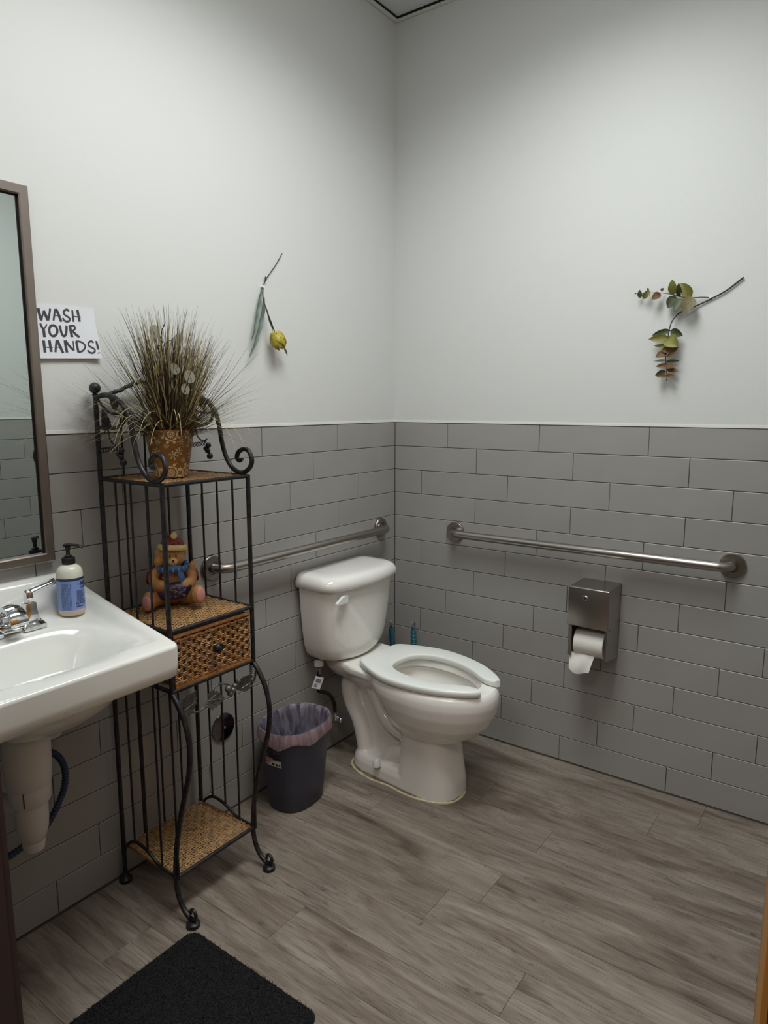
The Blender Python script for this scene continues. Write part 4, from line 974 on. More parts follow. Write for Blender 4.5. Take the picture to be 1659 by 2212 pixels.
def vine_leaf(base, tip, w_, nrm, th=0.0022, cup=0.10):
    b, t = Vector(base), Vector(tip); X = (t - b); L_ = X.length; X.normalize(); Z = Vector(nrm) - X * Vector(nrm).dot(X); Z.normalize(); Y = Z.cross(X)
    M = Matrix((( X.x, Y.x, Z.x, b.x), (X.y, Y.y, Z.y, b.y), (X.z, Y.z, Z.z, b.z), (0,0,0,1)))
    ol = leaf_shape(L_, w_); n = len(ol); g = G(); vs = []
    for z in (0, th):
        vs += [(x, y, z + abs(y) * cup + 0.12 * L_ * (x/L_)**2) for x, y in ol]
        vs.append((L_*0.45, 0, z - 0.001))
    fs = []
    for i in range(n):
        j = (i+1) % n; fs += [(i, n, j), (i + n + 1, j + n + 1, 2*n + 1), (i, j, j + n + 1, i + n + 1)]
    g.add([M @ Vector(p) for p in vs], fs)
    for k in (-0.30, 0.0, 0.30):     # raised veins
        g.tube([M @ Vector((0.04*L_, 0, th)), M @ Vector((L_*(0.82 if k == 0 else 0.55), w_*k*1.1, th + abs(w_*k)*cup + (0.08*L_ if k == 0 else 0.035*L_)))], [0.0012, 0.0005], 5)
    return g
for y, sgn in ((YL, 1), (YR, 1)):
    P = spline([(x, y, z) for x, z in SCR], 5)
    rk('scroll', G().tube(P, [0.0068 if i < len(P)*0.86 else 0.0068 - 0.0022*(i/len(P) - 0.86)/0.14 for i in range(len(P))], 12))
    rk('inner_scroll', G().tube(spline([(x, y, z) for x, z in INN], 5), 0.0045, 10).tube(spline([(x, y, z) for x, z in ARC], 5), 0.0038, 10))
    rk('iron_leaf', vine_leaf((0.078, y + 0.002, 1.350), (0.062, y + 0.006, 1.408), 0.042, (0, -1, 0)))
    rk('iron_leaf', vine_leaf((0.130, y + 0.002, 1.415), (0.096, y + 0.004, 1.440), 0.034, (0, -1, 0)))
    g = G().tube(spline([(0.080, y, 1.352), (0.088, y, 1.325), (0.112, y, 1.312), (0.130, y, 1.318)], 6), 0.0022, 8)
    co_ = [(0.040 + 0.088*t, y + 0.006*sin(t*44), 1.296 + 0.010*t + 0.006*cos(t*44)) for t in [i/70 for i in range(71)]]
    g.tube(co_, 0.0013, 6)
    rk('tendril', g)
    for cx, cz, r in ((0.135, 1.300, 0.0085), (0.131, 1.284, 0.0085), (0.140, 1.268, 0.0095), (0.122, 1.290, 0.007)):
        rk('iron_grape', G().sphere((cx, y, cz), r, 12, 8))
# twisted arch across the back
ab = spline([(XB, YL, 1.438), (XB, YL + 0.065, 1.455), (XB, YL + 0.11, 1.474), (XB, -1.305, 1.483), (XB, YR - 0.11, 1.474), (XB, YR - 0.065, 1.455), (XB, YR, 1.438)], 10)
g = G().tube(ab, 0.0052, 10); n = len(ab)
tw = [(p.x + 0.0045*cos(i*0.9), p.y, p.z + 0.0045*sin(i*0.9)) for i, p in enumerate(ab)]; g.tube(tw, 0.003, 8)
rk('back_arch', g)
# vine ornament under the drawer
vx = 0.306
vine = spline([(vx, YL+0.002, 0.640), (vx, -1.432, 0.6225), (vx, -1.4147, 0.604), (vx, -1.3817, 0.590), (vx, -1.3579, 0.590), (vx, -1.336, 0.608), (vx, -1.3234, 0.630), (vx, -1.3047, 0.641), (vx, -1.2814, 0.637), (vx, -1.2563, 0.6226), (vx, -1.2343, 0.6065), (vx, -1.2098, 0.5937), (vx, -1.1824, 0.5943), (vx, -1.1631, 0.6124), (vx, -1.158, 0.636)], 5)
vn = rk('vine', G().tube(vine, 0.0031, 8), M_pewter)
for b, t, w_ in (((vx, -1.425, 0.606), (vx + 0.006, -1.390, 0.660), 0.060), ((vx, -1.340, 0.607), (vx + 0.006, -1.290, 0.602), 0.054), ((vx, -1.222, 0.600), (vx + 0.006, -1.192, 0.640), 0.058)):
    rk('iron_leaf', vine_leaf(b, t, w_, (1, 0, 0)), M_pewter, parent=vn)
for yy, zz, r in ((-1.268, 0.618, 0.0105), (-1.252, 0.608, 0.010), (-1.230, 0.628, 0.0075), (-1.262, 0.602, 0.009), (-1.244, 0.619, 0.008)):
    rk('iron_grape', G().sphere((vx + 0.004, yy, zz), r, 12, 8), M_pewter, parent=vn)
rk('tendril', G().tube([(vx + 0.0055*cos(t*62), -1.176 + 0.0055*sin(t*62) , 0.603 + 0.056*t) for t in [i/110 for i in range(111)]], 0.0012, 6), M_pewter, parent=vn)
# woven shelves
def weave(name, x0, x1, y0, y1, z, px, py, wx, wy, m, amp=0.0016, label=None):
    g = G(); nx = int((x1-x0)/px); ny = int((y1-y0)/py); K = 1
    for i in range(nx + 1):            # flat reeds running along y, in pairs
        x = x0 + (x1-x0)*i/nx; P = []; st = ny * 3
        for k in range(st + 1): y = y0 + (y1-y0)*k/st; P.append((x + 0.0006*noise.noise(Vector((i*3.3, y*40, z))), y, z + amp*cos(pi*(k/3) + pi*((i//2) % 2))))
        g.tube(P, wx, 5, flat=(0.40, 1.0))
    for j in range(ny + 1):            # spokes running along x
        y = y0 + (y1-y0)*j/ny; g.tube([(x0, y, z), ((x0+x1)/2, y + 0.0008*noise.noise(Vector((j*2.1, 0, z))), z), (x1, y, z)], wy, 5, flat=(0.45, 1.0))
    o = rk(name, g, m, kind='stuff')
    if label: o['label'] = label
    return o
b_ = 0.004
weave('wicker_panel', XB + b_, XF - b_, YL + b_, YR - b_, ZT_ + 0.001, 0.0092, 0.0125, 0.0031, 0.0024, M_wick)
weave('wicker_panel', XB + b_, XF - b_, YL + b_, YR - b_, ZM + 0.001, 0.0092, 0.0125, 0.0031, 0.0024, M_wick)
weave('wicker_panel', XB + b_, 0.274, YL + b_, YR - b_, ZL + 0.004, 0.0088, 0.0150, 0.0034, 0.0026, M_wick, amp=0.0024)
g = G()
for x in (XB + 0.006, 0.27): g.tube([(x, YL + b_, ZL + 0.006), (x, YR - b_, ZL + 0.006)], 0.0032, 6)
for y in (YL + 0.006, YR - 0.006): g.tube([(XB + b_, y, ZL + 0.006), (0.272, y, ZL + 0.006)], 0.0032, 6)
for k in range(17):
    x = XB + 0.012 + k*0.0155
    if x < 0.27: g.tube([(x, YR - 0.012, ZL + 0.004), (x, YR - 0.004, ZL + 0.011), (x + 0.004, YR + 0.001, ZL + 0.006)], 0.002, 5)
rk('woven_edge', g, M_wickd, kind='stuff')
# wicker drawer
dw = part('drawer', G().box(XB + 0.012, XF - 0.004, YL + 0.012, YR - 0.012, ZD + 0.010, ZM - 0.016), M_wickdark, RK, world=True, smooth=False)
def wall_weave(P0, U, V, N_, lu, lv, rows):
    """reeds along U, stacked along V; bulging over stakes every other cell"""
    P0, U, V, N_ = Vector(P0), Vector(U), Vector(V), Vector(N_); g = G(); cell = 0.0172; st = max(6, int(lu / (cell/4)))
    for r in range(rows):
        v = lv * (r + 0.5) / rows; ph = (r // 3) % 2; P = []
        for k in range(st + 1):
            u = lu * k / st; d = 0.0006 + 0.0034 * max(-0.35, cos(pi * u / cell + pi * ph))
            P.append(P0 + U*u + V*(v + 0.0013*noise.noise(Vector((u*30, r*0.3, 1))) + 0.0010*sin(u*140 + r)) + N_*d)
        g.tube(P, lv / rows * 0.52, 5)
    return g
rw = 36
x0, x1, y0, y1, z0, z1 = XB + 0.012, XF - 0.004, YL + 0.011, YR - 0.011, ZD + 0.010, ZM - 0.016
g = wall_weave((x1, y0, z0), (0,1,0), (0,0,1), (1,0,0), y1-y0, z1-z0, rw)
gs = wall_weave((x0, y0, z0), (1,0,0), (0,0,1), (0,-1,0), x1-x0, z1-z0, rw); g.add(gs.v, gs.f)
gs = wall_weave((x0, y1, z0), (1,0,0), (0,0,1), (0,1,0), x1-x0, z1-z0, rw); g.add(gs.v, gs.f)
part('woven_reeds', g, M_wickd, dw, world=True, kind='stuff')
g = G(); k = y0
while k < y1: g.tube([(x1, k, z0), (x1 + 0.001, k, z1)], 0.0020, 5); k += 0.0172
part('stakes', g, M_wickdark, dw, world=True, kind='stuff')
M_bord = mat('reed_border', (148, 96, 44), 0.5, var=(80, 0.4))
g = G(); 
for zz in (z0 - 0.001, z1 + 0.001):
    g.tube([(x1 + 0.002, y0, zz), (x1 + 0.002, y1, zz)], 0.0042, 8); k = y0
    while k < y1: g.tube([(x1 + 0.0065, k, zz - 0.0042), (x1 + 0.0072, k + 0.0012, zz), (x1 + 0.004, k + 0.002, zz + 0.0045)], 0.0014, 4); k += 0.0034
for zz in (z0 + 0.010, z1 - 0.011):
    for ph in (0, pi): g.tube([(x1 + 0.0072, y0 + (y1-y0)*i/60, zz + 0.0022*sin(i*0.55 + ph)) for i in range(61)], 0.0007, 4)
part('border', g, M_bord, dw, world=True, kind='stuff')
g = G().lathe([(0.005, 0), (0.006, 0.004), (0.005, 0.010), (0.0075, 0.014), (0.0138, 0.017), (0.0145, 0.021), (0.0125, 0.0235), (0.0112, 0.0225), (0.0095, 0.0245), (0.008, 0.0232), (0.006, 0.0255), (0.003, 0.0250), (0.001, 0.0262)], (x1 + 0.003, -1.3035, 0.752), 26, axis='x')
part('knob', g, M_iron, dw, world=True, angle=60, label='round black turned knob')

# ================================================================== POTTED GRASS
PC = Vector((0.1715, -1.3235, ZT_ + 0.0048))
pt = thing('potted_grass', 'artificial dried grass in a patterned ochre pot on the rack top', 'potted plant', tuple(PC))
M_pot = mat('ochre_pot_glaze', (122, 82, 34), 0.42, var=(12, 0.15)); M_potp = mat('cream_pot_print', (196, 172, 130), 0.5)
def pot_r(z): return 0.0445 + (0.0655 - 0.0445) * (z / 0.128)
part('pot', G().lathe([(0.040, 0), (0.0445, 0.001), (pot_r(0.05), 0.05), (pot_r(0.10), 0.10), (0.0655, 0.127), (0.0655, 0.129), (0.0625, 0.1295), (0.0605, 0.120), (0.058, 0.105), (0.001, 0.105)], n=56), M_pot, pt, angle=50)
pot = pt.children[0]
def on_pot(u, z, d=0.0005):
    r = pot_r(z) + d; return (r*cos(u), r*sin(u), z)
gp = G()
def blob(u, z, ru, rz, rot=0, n=10, star=0):
    c = on_pot(u, z); R0 = pot_r(z); vs = []; 
    for k in range(n):
        a = 2*pi*k/n; q = 1 + star*cos(a*star_n) if star else 1
        dx = ru*cos(a)*q; dz = rz*sin(a)*q; du = dx*cos(rot) - dz*sin(rot); dv = dx*sin(rot) + dz*cos(rot)
        vs.append(on_pot(u + du/R0, min(0.1265, max(0.002, z + dv))))
    gp.add(vs, [tuple(range(n))])
star_n = 8
def ring_flower(u, z, s=1.0):
    R0 = pot_r(z); n = 36
    def rg(r0, r1, wav=0, wn=10):
        a_, b_2 = [], []
        for k in range(n + 1):
            a = 2*pi*k/n; f = 1 + wav*cos(wn*a)
            for L3, r in ((a_, r0), (b_2, r1*f)): L3.append(on_pot(u + r*cos(a)/R0, min(0.1265, max(0.0015, z + r*sin(a)))))
        gp.loft([a_, b_2], False, False, closed=False)
    for k in range(12): a = 2*pi*k/12; blob(u + 0.0085*s*cos(a)/R0, z + 0.0085*s*sin(a), 0.0044*s, 0.0016*s, a, 8)
    blob(u, z, 0.003*s, 0.003*s)
    rg(0.0155*s, 0.0195*s, 0.10, 8); 
    for k in range(8):
        a = 2*pi*(k + 0.5)/8; blob(u + 0.0245*s*cos(a)/R0, z + 0.0245*s*sin(a), 0.0052*s, 0.0042*s, a, 9)
def sprig(u, z, s=1.0, rot=0):
    R0 = pot_r(z)
    for k in range(6):
        a = rot + 2*pi*k/6; blob(u + 0.0055*s*cos(a)/R0, z + 0.0055*s*sin(a), 0.0042*s, 0.0013*s, a, 8); blob(u + 0.0102*s*cos(a)/R0, z + 0.0102*s*sin(a), 0.0017*s, 0.0023*s, a, 7)
for k in range(6):
    u = 2*pi*k/6 - 0.66
    ring_flower(u, 0.014, 0.95); ring_flower(u + 0.06, 0.119, 0.95)
    sprig(u + pi/6 - 0.12, 0.072, 0.95, 0.3); sprig(u + 0.16, 0.062, 1.05, 0.8); sprig(u + pi/6 + 0.15, 0.048, 0.6, 0.5); sprig(u - 0.14, 0.088, 0.6, 0.1); sprig(u + pi/6, 0.098, 0.7); sprig(u + pi/6, 0.022, 0.7, 0.4)
    for q in range(10): blob(u + R.uniform(-0.5, 0.5), R.uniform(0.03, 0.105), 0.0011, 0.0011, 0, 6)
part('printed_pattern', gp, M_potp, pot, angle=180, kind='stuff', label='cream flower print')
M_gd = mat('dark_brown_grass', (50, 34, 27), 0.6, var=(30, 0.3)); M_gm = mat('olive_brown_grass', (100, 80, 50), 0.6, var=(30, 0.3)); M_gs = mat('pale_straw_grass', (184, 172, 122), 0.55, var=(25, 0.2))
def blade(g, base, az, lean, L_, droop, w_, n=8, twist=0.0):
    """curving tapered ribbon; lean = start angle from vertical, droop = extra angle gained by the tip"""
    p = Vector(base); pts = [p.copy()]; d = Vector((cos(az), sin(az), 0))
    for k in range(n):
        th = lean + droop * ((k + 0.5) / n) ** 1.5; p = p + (d * sin(th) + Vector((0,0,1)) * cos(th)) * (L_ / n)
        if p.x + PC.x < 0.012: p.x = 0.012 - PC.x + R.uniform(0, 0.004)
        pts.append(p.copy())
    side = Vector((-sin(az + twist), cos(az + twist), 0)); a_, b_2 = [], []
    for k, q in enumerate(pts):
        ww = w_ * (1 - (k / n) ** 1.6) * 0.5 + 0.00022; a_.append(q + side*ww); b_2.append(q - side*ww)
    g.loft([a_, b_2], False, False, closed=False)
    return pts
GD, GM, GS = G(), G(), G(); r2 = random.Random(21)
def start(rad=0.035):
    a = r2.uniform(0, 2*pi); q = rad * math.sqrt(r2.random()); return (q*cos(a), q*sin(a), 0.106)
VX, VY = math.cos(radians(35.9)), math.sin(radians(35.9))     # horizontal axis roughly across the doorway view
for k in range(600):                                           # upright fan, base brown, tips paler
    az = r2.uniform(0, 2*pi); lean = abs(r2.gauss(0, 0.30)) + 0.03; L_ = r2.uniform(0.19, 0.335) * (1.08 if abs(lean) < 0.3 else 0.96)
    s = start(0.03); tgt = GD if r2.random() < 0.68 else (GM if r2.random() < 0.6 else GS)
    P = blade(tgt, (s[0] + 0.025*cos(az)*lean, s[1] + 0.025*sin(az)*lean, s[2]), az, lean, L_, r2.uniform(-0.08, 0.35), r2.uniform(0.0014, 0.0030), twist=r2.uniform(0, 3.1))
    if r2.random() < 0.45:      # pale tip
        q = P[5]; blade(GS, q, az, lean + 0.1, L_*0.35, 0.1, 0.0015, 4)
for k in range(200):                                           # denser pale plume on the right of the clump
    az = radians(36) + r2.gauss(0, 0.6); lean = 0.22 + abs(r2.gauss(0, 0.16)); s = start(0.02)
    blade(GM if k % 2 else GS, (s[0] + 0.02, s[1] + 0.02, 0.106), az, lean, r2.uniform(0.20, 0.30), r2.uniform(-0.25, 0.1), r2.uniform(0.0010, 0.0022), twist=r2.uniform(0, 3))
for k in range(560):                                           # arching side sprays
    az = r2.choice([radians(50), radians(36), radians(20), radians(75), radians(-130), radians(-95), radians(-144), radians(-110)]) + r2.gauss(0, 0.33)
    lean = r2.uniform(0.70, 1.35); L_ = r2.uniform(0.17, 0.32); dr = r2.uniform(0.0, 0.95)
    s = start(0.035); blade(GD if k % 5 < 3 else (GM if k % 5 == 3 else GS), (s[0]+0.02*cos(az), s[1]+0.02*sin(az), s[2]), az, lean, L_, dr, r2.uniform(0.0013, 0.0028), twist=r2.uniform(-0.4, 0.4))
for k in range(75):                                            # pale drooping strands, mostly on the left and front
    az = r2.choice([radians(-144), radians(-130), radians(-110), radians(-150), radians(-70), radians(20), radians(-54)]) + r2.gauss(0, 0.25)
    s = start(0.04); blade(GS, (s[0]+0.02*cos(az), s[1]+0.02*sin(az), s[2] + 0.01), az, r2.uniform(0.35, 1.05), r2.uniform(0.15, 0.33), r2.uniform(1.2, 2.3), r2.uniform(0.0010, 0.0021), 10, r2.uniform(-0.3, 0.3))
part('brown_grass', GD, M_gd, pt, angle=180, kind='stuff'); part('olive_grass', GM, M_gm, pt, angle=180, kind='stuff'); part('straw_grass', GS, M_gs, pt, angle=180, kind='stuff')
M_seed = mat('translucent_seed_disc', (176, 176, 160), 0.4, trans=0.25, alpha=0.88)
M_twig = mat('dark_twig', (48, 40, 34), 0.7)
stems = G()
for (y, z, x, rr, tilt) in ((-1.376, 1.607, 0.20, 0.0155, 0.2), (-1.318, 1.590, 0.22, 0.0150, -0.5), (-1.268, 1.510, 0.235, 0.0150, 0.1), (-1.318, 1.492, 0.26, 0.0160, 0.35), (-1.345, 1.512, 0.235, 0.014, 0.5), (-1.325, 1.46, 0.25, 0.013, 0.2)):
    c = Vector((x, y, z)) - PC; Mx = Matrix.Translation(c) @ Matrix.Rotation(radians(-36), 4, 'Z') @ Matrix.Rotation(tilt, 4, 'X') @ Matrix.Rotation(radians(90), 4, 'Y')
    rr *= 0.9; g = G().prism([(rr*1.22*cos(2*pi*k/20), rr*0.92*sin(2*pi*k/20)) for k in range(20)], 0.0007, Mx)
    part('seed_disc', g, M_seed, pt, angle=30)
    top = Mx @ Vector((rr*1.2, 0, 0)); bt = Vector((0.01, 0.0, 0.11))
    stems.tube(spline([bt, bt.lerp(top, 0.5) + Vector((0.004, 0.004, 0.03)), top + Vector((-0.005, -0.004, 0.012)), top], 6), 0.0009, 5)
stems.tube(spline([(0, 0.0, 0.11), (0.01, -0.01, 0.25), (0.0, -0.012, 0.37), (0.005, 0.0, 0.415)], 6), [0.0014]*18 + [0.0009], 5)
for b0, b1, b2 in (((0.004, -0.012, 0.36), (0.012, -0.03, 0.385), (0.018, -0.052, 0.378)), ((0.004, -0.012, 0.35), (0.02, 0.006, 0.365), (0.02, 0.012, 0.31)), ((0.004, -0.01, 0.33), (0.02, -0.035, 0.352), (0.025, -0.048, 0.33))):
    stems.tube(spline([b0, b1, b2], 6), 0.0009, 5)
part('twigs', stems, M_twig, pt)

# ================================================================== BEAR FIGURINE (local frame: faces +X, +Y is its left)
BR = thing('bear_figurine', 'painted seated bear figurine in red hat and blue scarf on the middle shelf', 'figurine', (0.095, -1.279, ZM + 0.0045), radians(-36)); BR.scale = (0.95, 0.84, 1.0); HS = 0.80; HN = Vector((0.004, 0.002, 0.113))
def hc(c): return tuple(HN + (Vector(c) - HN) * HS)
def HD(g): g.v = [hc(p) for p in g.v]; return g
M_fur = mat('tan_painted_fur', (188, 140, 84), 0.5, twotone=((160, 110, 64), 14)); M_red = mat('maroon_paint', (118, 34, 34), 0.5, var=(18, 0.25)); M_cream = mat('cream_fur_trim', (222, 200, 138), 0.6, bump=(300, 0.8, 0.002), var=(60, 0.15))
M_blue = mat('blue_scarf', (58, 92, 142), 0.55, var=(10, 0.3)); M_pink = mat('pink_paw_pad', (196, 138, 132), 0.5); M_muz = mat('pale_muzzle', (216, 180, 120), 0.5); M_purp = mat('dark_purple_berries', (52, 40, 66), 0.35, var=(30, 0.4)); M_bk = mat('black_paint', (18, 16, 18), 0.4)
def ell(c, r, rz=0, ry=0, n=20, m=14): return G().sphere(c, r, n, m, rot=Matrix.Rotation(rz, 3, 'Z') @ Matrix.Rotation(ry, 3, 'Y'))
g = G()
for c, r in (((-0.004, 0, 0.058), (0.043, 0.050, 0.062)), ((0.006, 0, 0.102), (0.028, 0.030, 0.03))): g.sphere(c, r, 20, 14)
for c, r in (((0.004, 0.004, 0.148), (0.044, 0.049, 0.043)), ((0.000, -0.050, 0.160), (0.013, 0.022, 0.024)), ((0.000, 0.050, 0.165), (0.011, 0.015, 0.018)), ((0.010, -0.056, 0.136), (0.022, 0.020, 0.024))): g.sphere(hc(c), tuple(x*HS for x in r), 20, 14)
for s in (-1, 1):
    P = spline([(0.005, s*0.034, 0.026), (0.035, s*0.058, 0.026), (0.058, s*0.072, 0.027 if s < 0 else 0.032), (0.074, s*0.081, 0.030 if s < 0 else 0.040)], 5); g.tube(P, [0.026 - 0.004*sin(pi*i/len(P)) for i in range(len(P))], 16); g.sphere(P[-1], (0.020, 0.024, 0.029), 16, 10)
    A = spline([(-0.002, s*0.046, 0.100), (0.012, s*0.064, 0.086), (0.034, s*0.058, 0.068), (0.050, s*0.036, 0.066)], 5); g.tube(A, [0.018]*len(A), 14); g.sphere(A[-1], 0.017, 14, 10)
g.sphere((0.012, 0.068, 0.108), (0.012, 0.012, 0.020), 12, 8)
body = evaluated(g, [('REMESH', dict(mode='VOXEL', voxel_size=0.0028, use_smooth_shade=True)), ('SMOOTH', dict(factor=0.6, iterations=5))])
bb = part('body', body, M_fur, BR, angle=180)
def shell(c, r, cut, m, name, parent=BR, **k):
    g = G(); g.sphere(c, r, 28, 18); vs = g.v
    keep = [f for f in g.f if all(cut(Vector(vs[i])) for i in f)]; g.f = keep
    if name == 'hat': HD(g)
    return part(name, evaluated(g, [('SOLIDIFY', dict(thickness=0.0022, offset=1))]), m, parent, angle=60, **k)
shell((-0.004, 0, 0.060), (0.0462, 0.0525, 0.062), lambda p: p.z > 0.024 and p.z < 0.112 and (p.x < 0.022 or abs(p.y) > 0.030), M_red, 'jacket')
for s in (-1, 1):
    A = spline([(-0.010, s*0.040, 0.104), (-0.002, s*0.066, 0.088), (0.014, s*0.068, 0.074)], 5)
    part('sleeve', G().tube(A, [0.0205]*len(A), 16), M_red, BR)
g = G().tube([(0.004 + 0.044*cos(a), 0.002 + 0.045*sin(a), 0.111 + 0.003*cos(3*a)) for a in [pi + 2*pi*i/40 for i in range(42)]], 0.0105, 12)
sc_ = part('scarf', g, M_blue, BR)
g = G().tube(spline([(0.043, 0.022, 0.108), (0.053, 0.030, 0.090), (0.053, 0.034, 0.074)], 5), 0.012, 12, flat=(0.5, 1.0))
part('scarf_end', g, M_blue, sc_)
g = G(); 
for i in range(9): a = -1.4 + 2.8*i/8; g.tube([(0.004 + 0.0445*cos(a), 0.002 + 0.0455*sin(a), 0.111 + 0.0107*k2) for k2 in (-0.95, 0.95)], 0.0012, 5) if False else g.sphere((0.004 + 0.053*cos(a), 0.002 + 0.054*sin(a), 0.112), (0.0025, 0.0025, 0.0085), 8, 6)
part('stripe', g, mat('light_blue_stripe', (112, 150, 188), 0.5), sc_)
hat = shell((0.000, 0.004, 0.180), (0.045, 0.050, 0.048), lambda p: p.z > 0.176, M_red, 'hat')
rim = spline([(0.002 + 0.047*cos(a), 0.004 + 0.051*sin(a), 0.184 + 0.006*sin(a*1.0 + 2.2)) for a in [pi + 2*pi*i/24 for i in range(26)]], 3)
part('hat_brim', HD(G().tube(rim, [0.0108 + 0.0012*sin(i*1.9) for i in range(len(rim))], 12)), M_cream, hat)
part('pompom', HD(G().sphere((0.018, 0.012, 0.228), (0.015, 0.014, 0.0145), 16, 12)), M_cream, hat)
g = G()
for y, z in ((-0.018, 0.203), (0.008, 0.198), (0.030, 0.200), (-0.034, 0.190)):
    x = 0.002 + 0.0478*math.sqrt(max(0, 1 - ((y-0.004)/0.050)**2 - ((z-0.176)/0.048)**2)); Mx = Matrix.Translation((x - 0.0006, y, z + 0.004)) @ Matrix.Rotation(radians(90), 4, 'Y') @ Matrix.Rotation(radians(90), 4, 'Z')
    g.prism([((0.0048 if k % 2 == 0 else 0.0020)*cos(2*pi*k/10), (0.0048 if k % 2 == 0 else 0.0020)*sin(2*pi*k/10)) for k in range(10)], 0.0012, Mx)
part('star', HD(g), M_bk, hat, smooth=False)
mz = part('muzzle', HD(ell((0.044, 0.004, 0.138), (0.013, 0.019, 0.0165))), M_muz, BR)
part('nose', HD(ell((0.0575, 0.004, 0.144), (0.004, 0.005, 0.0042), n=12, m=8)), M_bk, mz)
g = G()
for s in (-1, 1):
    g.tube(spline([(0.0573, 0.004, 0.139), (0.0570, 0.004 + s*0.004, 0.1345), (0.0545, 0.004 + s*0.009, 0.136)], 4), 0.0007, 5)
part('mouth', HD(g), M_bk, mz)
g = G()
for i in range(18):
    a = pi + pi*i/17*1.0; y = 0.004 + 0.0172*cos(a); z = 0.138 + 0.0150*sin(a); x = 0.044 + 0.013*math.sqrt(max(0.02, 1 - ((y-0.004)/0.019)**2 - ((z-0.138)/0.0165)**2)); g.sphere((x + 0.0004, y, z), 0.0007, 6, 4)
part('stitches', HD(g), M_bk, mz)
for s in (-1, 1):
    g = G().sphere((0.0435, 0.004 + s*0.0125, 0.155), (0.003, 0.0034, 0.0046), 12, 8)
    for q in (-1, 0, 1): g.tube([(0.045, 0.004 + s*0.0125 + q*0.002, 0.160), (0.0445, 0.004 + s*0.0125 + q*0.0045, 0.165)], 0.0006, 4)
    part('eye', HD(g), M_bk, BR)
for s in (-1, 1):
    c = (0.0895, s*0.088, 0.029 if s < 0 else 0.041)
    part('foot_pad', ell(c, (0.007, 0.0175, 0.022), rz=s*0.55), M_pink, BR)
bk = part('berry_bundle', evaluated(G().sphere((0.050, 0.008, 0.050), (0.022, 0.046, 0.026), 18, 12).sphere((0.045, -0.028, 0.045), (0.02, 0.024, 0.022), 16, 10).sphere((0.048, 0.042, 0.060), (0.016, 0.022, 0.016), 16, 10), [('REMESH', dict(mode='VOXEL', voxel_size=0.003, use_smooth_shade=True))]), M_purp, BR, angle=180)
g = G(); r3 = random.Random(4)
for k in range(16):
    a, b = r3.uniform(-0.9, 0.9), r3.uniform(-0.8, 0.9); g.sphere((0.050 + 0.021*cos(a)*cos(b), 0.008 + 0.043*sin(a), 0.050 + 0.023*sin(b)), r3.uniform(0.004, 0.0058), 10, 8)
part('berry', g, mat('violet_bead', (78, 62, 128), 0.25), bk, kind='stuff')
g = G()
for k in range(7):
    a = r3.uniform(-0.7, 0.7); p = Vector((0.069, 0.008 + 0.03*sin(a), 0.056 + r3.uniform(-0.01, 0.012))); d = Vector((0.004, r3.uniform(-1, 1)*0.012, r3.uniform(-1, 1)*0.010)); g.tube([p - d, p + Vector((0.003,0,0)), p + d], [0.0008, 0.0028, 0.0006], 6)
part('twigs', g, mat('brown_twig_bow', (112, 84, 50), 0.6), bk, kind='stuff')

# ================================================================== FLOWERS PINNED TO THE WALLS
ESTEM= [(1.3534, 1.8186), (1.3333, 1.8027), (1.3097, 1.7846), (1.2854, 1.7711), (1.2651, 1.7618), (1.24, 1.7504), (1.2144, 1.7401), (1.1932, 1.7318), (1.1717, 1.7234), (1.1554, 1.7069), (1.1465, 1.6896), (1.1416, 1.6669), (1.1393, 1.644), (1.1364, 1.608), (1.1361, 1.5717), (1.1407, 1.5377), (1.1442, 1.5011)]
EBR= [(1.265, 1.7631), (1.2353, 1.7669), (1.2054, 1.767), (1.1761, 1.7708), (1.1509, 1.7793), (1.123, 1.7876), (1.0975, 1.7917), (1.0641, 1.7939), (1.0236, 1.795)]
ELEAF= [[(1.0389, 1.7796), (1.0374, 1.8067), 0.0143, 0], [(1.0496, 1.7761), (1.0701, 1.8026), 0.0177, 1], [(1.0701, 1.8018), (1.0747, 1.7809), 0.0057, 1], [(1.1052, 1.7902), (1.0836, 1.7691), 0.0229, 2], [(1.1069, 1.7967), (1.1165, 1.8044), 0.0097, 2], [(1.0607, 1.8091), (1.0701, 1.8018), 0.0069, 0], [(1.1471, 1.7804), (1.1449, 1.8283), 0.0263, 1], [(1.1662, 1.7717), (1.1674, 1.8146), 0.016, 3], [(1.2057, 1.7695), (1.1688, 1.816), 0.0338, 1], [(1.1509, 1.7793), (1.1356, 1.7368), 0.03, 3], [(1.1763, 1.7663), (1.1578, 1.7275), 0.0329, 0], [(1.2082, 1.768), (1.1873, 1.7172), 0.0415, 4], [(1.1449, 1.6662), (1.0873, 1.6515), 0.02, 0], [(1.145, 1.6652), (1.1877, 1.6454), 0.0252, 3], [(1.1419, 1.6425), (1.0795, 1.6389), 0.0223, 1], [(1.1368, 1.6428), (1.1776, 1.6087), 0.0429, 1], [(1.1486, 1.6139), (1.0957, 1.6177), 0.012, 5], [(1.174, 1.6075), (1.1211, 1.6009), 0.0272, 2], [(1.1386, 1.5924), (1.1058, 1.5781), 0.0243, 2], [(1.1381, 1.5807), (1.1681, 1.5906), 0.0126, 2], [(1.1363, 1.5678), (1.097, 1.5658), 0.0063, 6], [(1.1366, 1.5634), (1.1827, 1.5636), 0.0109, 3], [(1.1478, 1.5536), (1.1081, 1.5471), 0.012, 2], [(1.1413, 1.5476), (1.1682, 1.5408), 0.0217, 2], [(1.1407, 1.5372), (1.1789, 1.5294), 0.0143, 2], [(1.1398, 1.5304), (1.1068, 1.5176), 0.0183, 3], [(1.142, 1.5163), (1.1135, 1.5133), 0.0126, 2], [(1.1431, 1.5181), (1.1729, 1.5135), 0.0109, 2]]
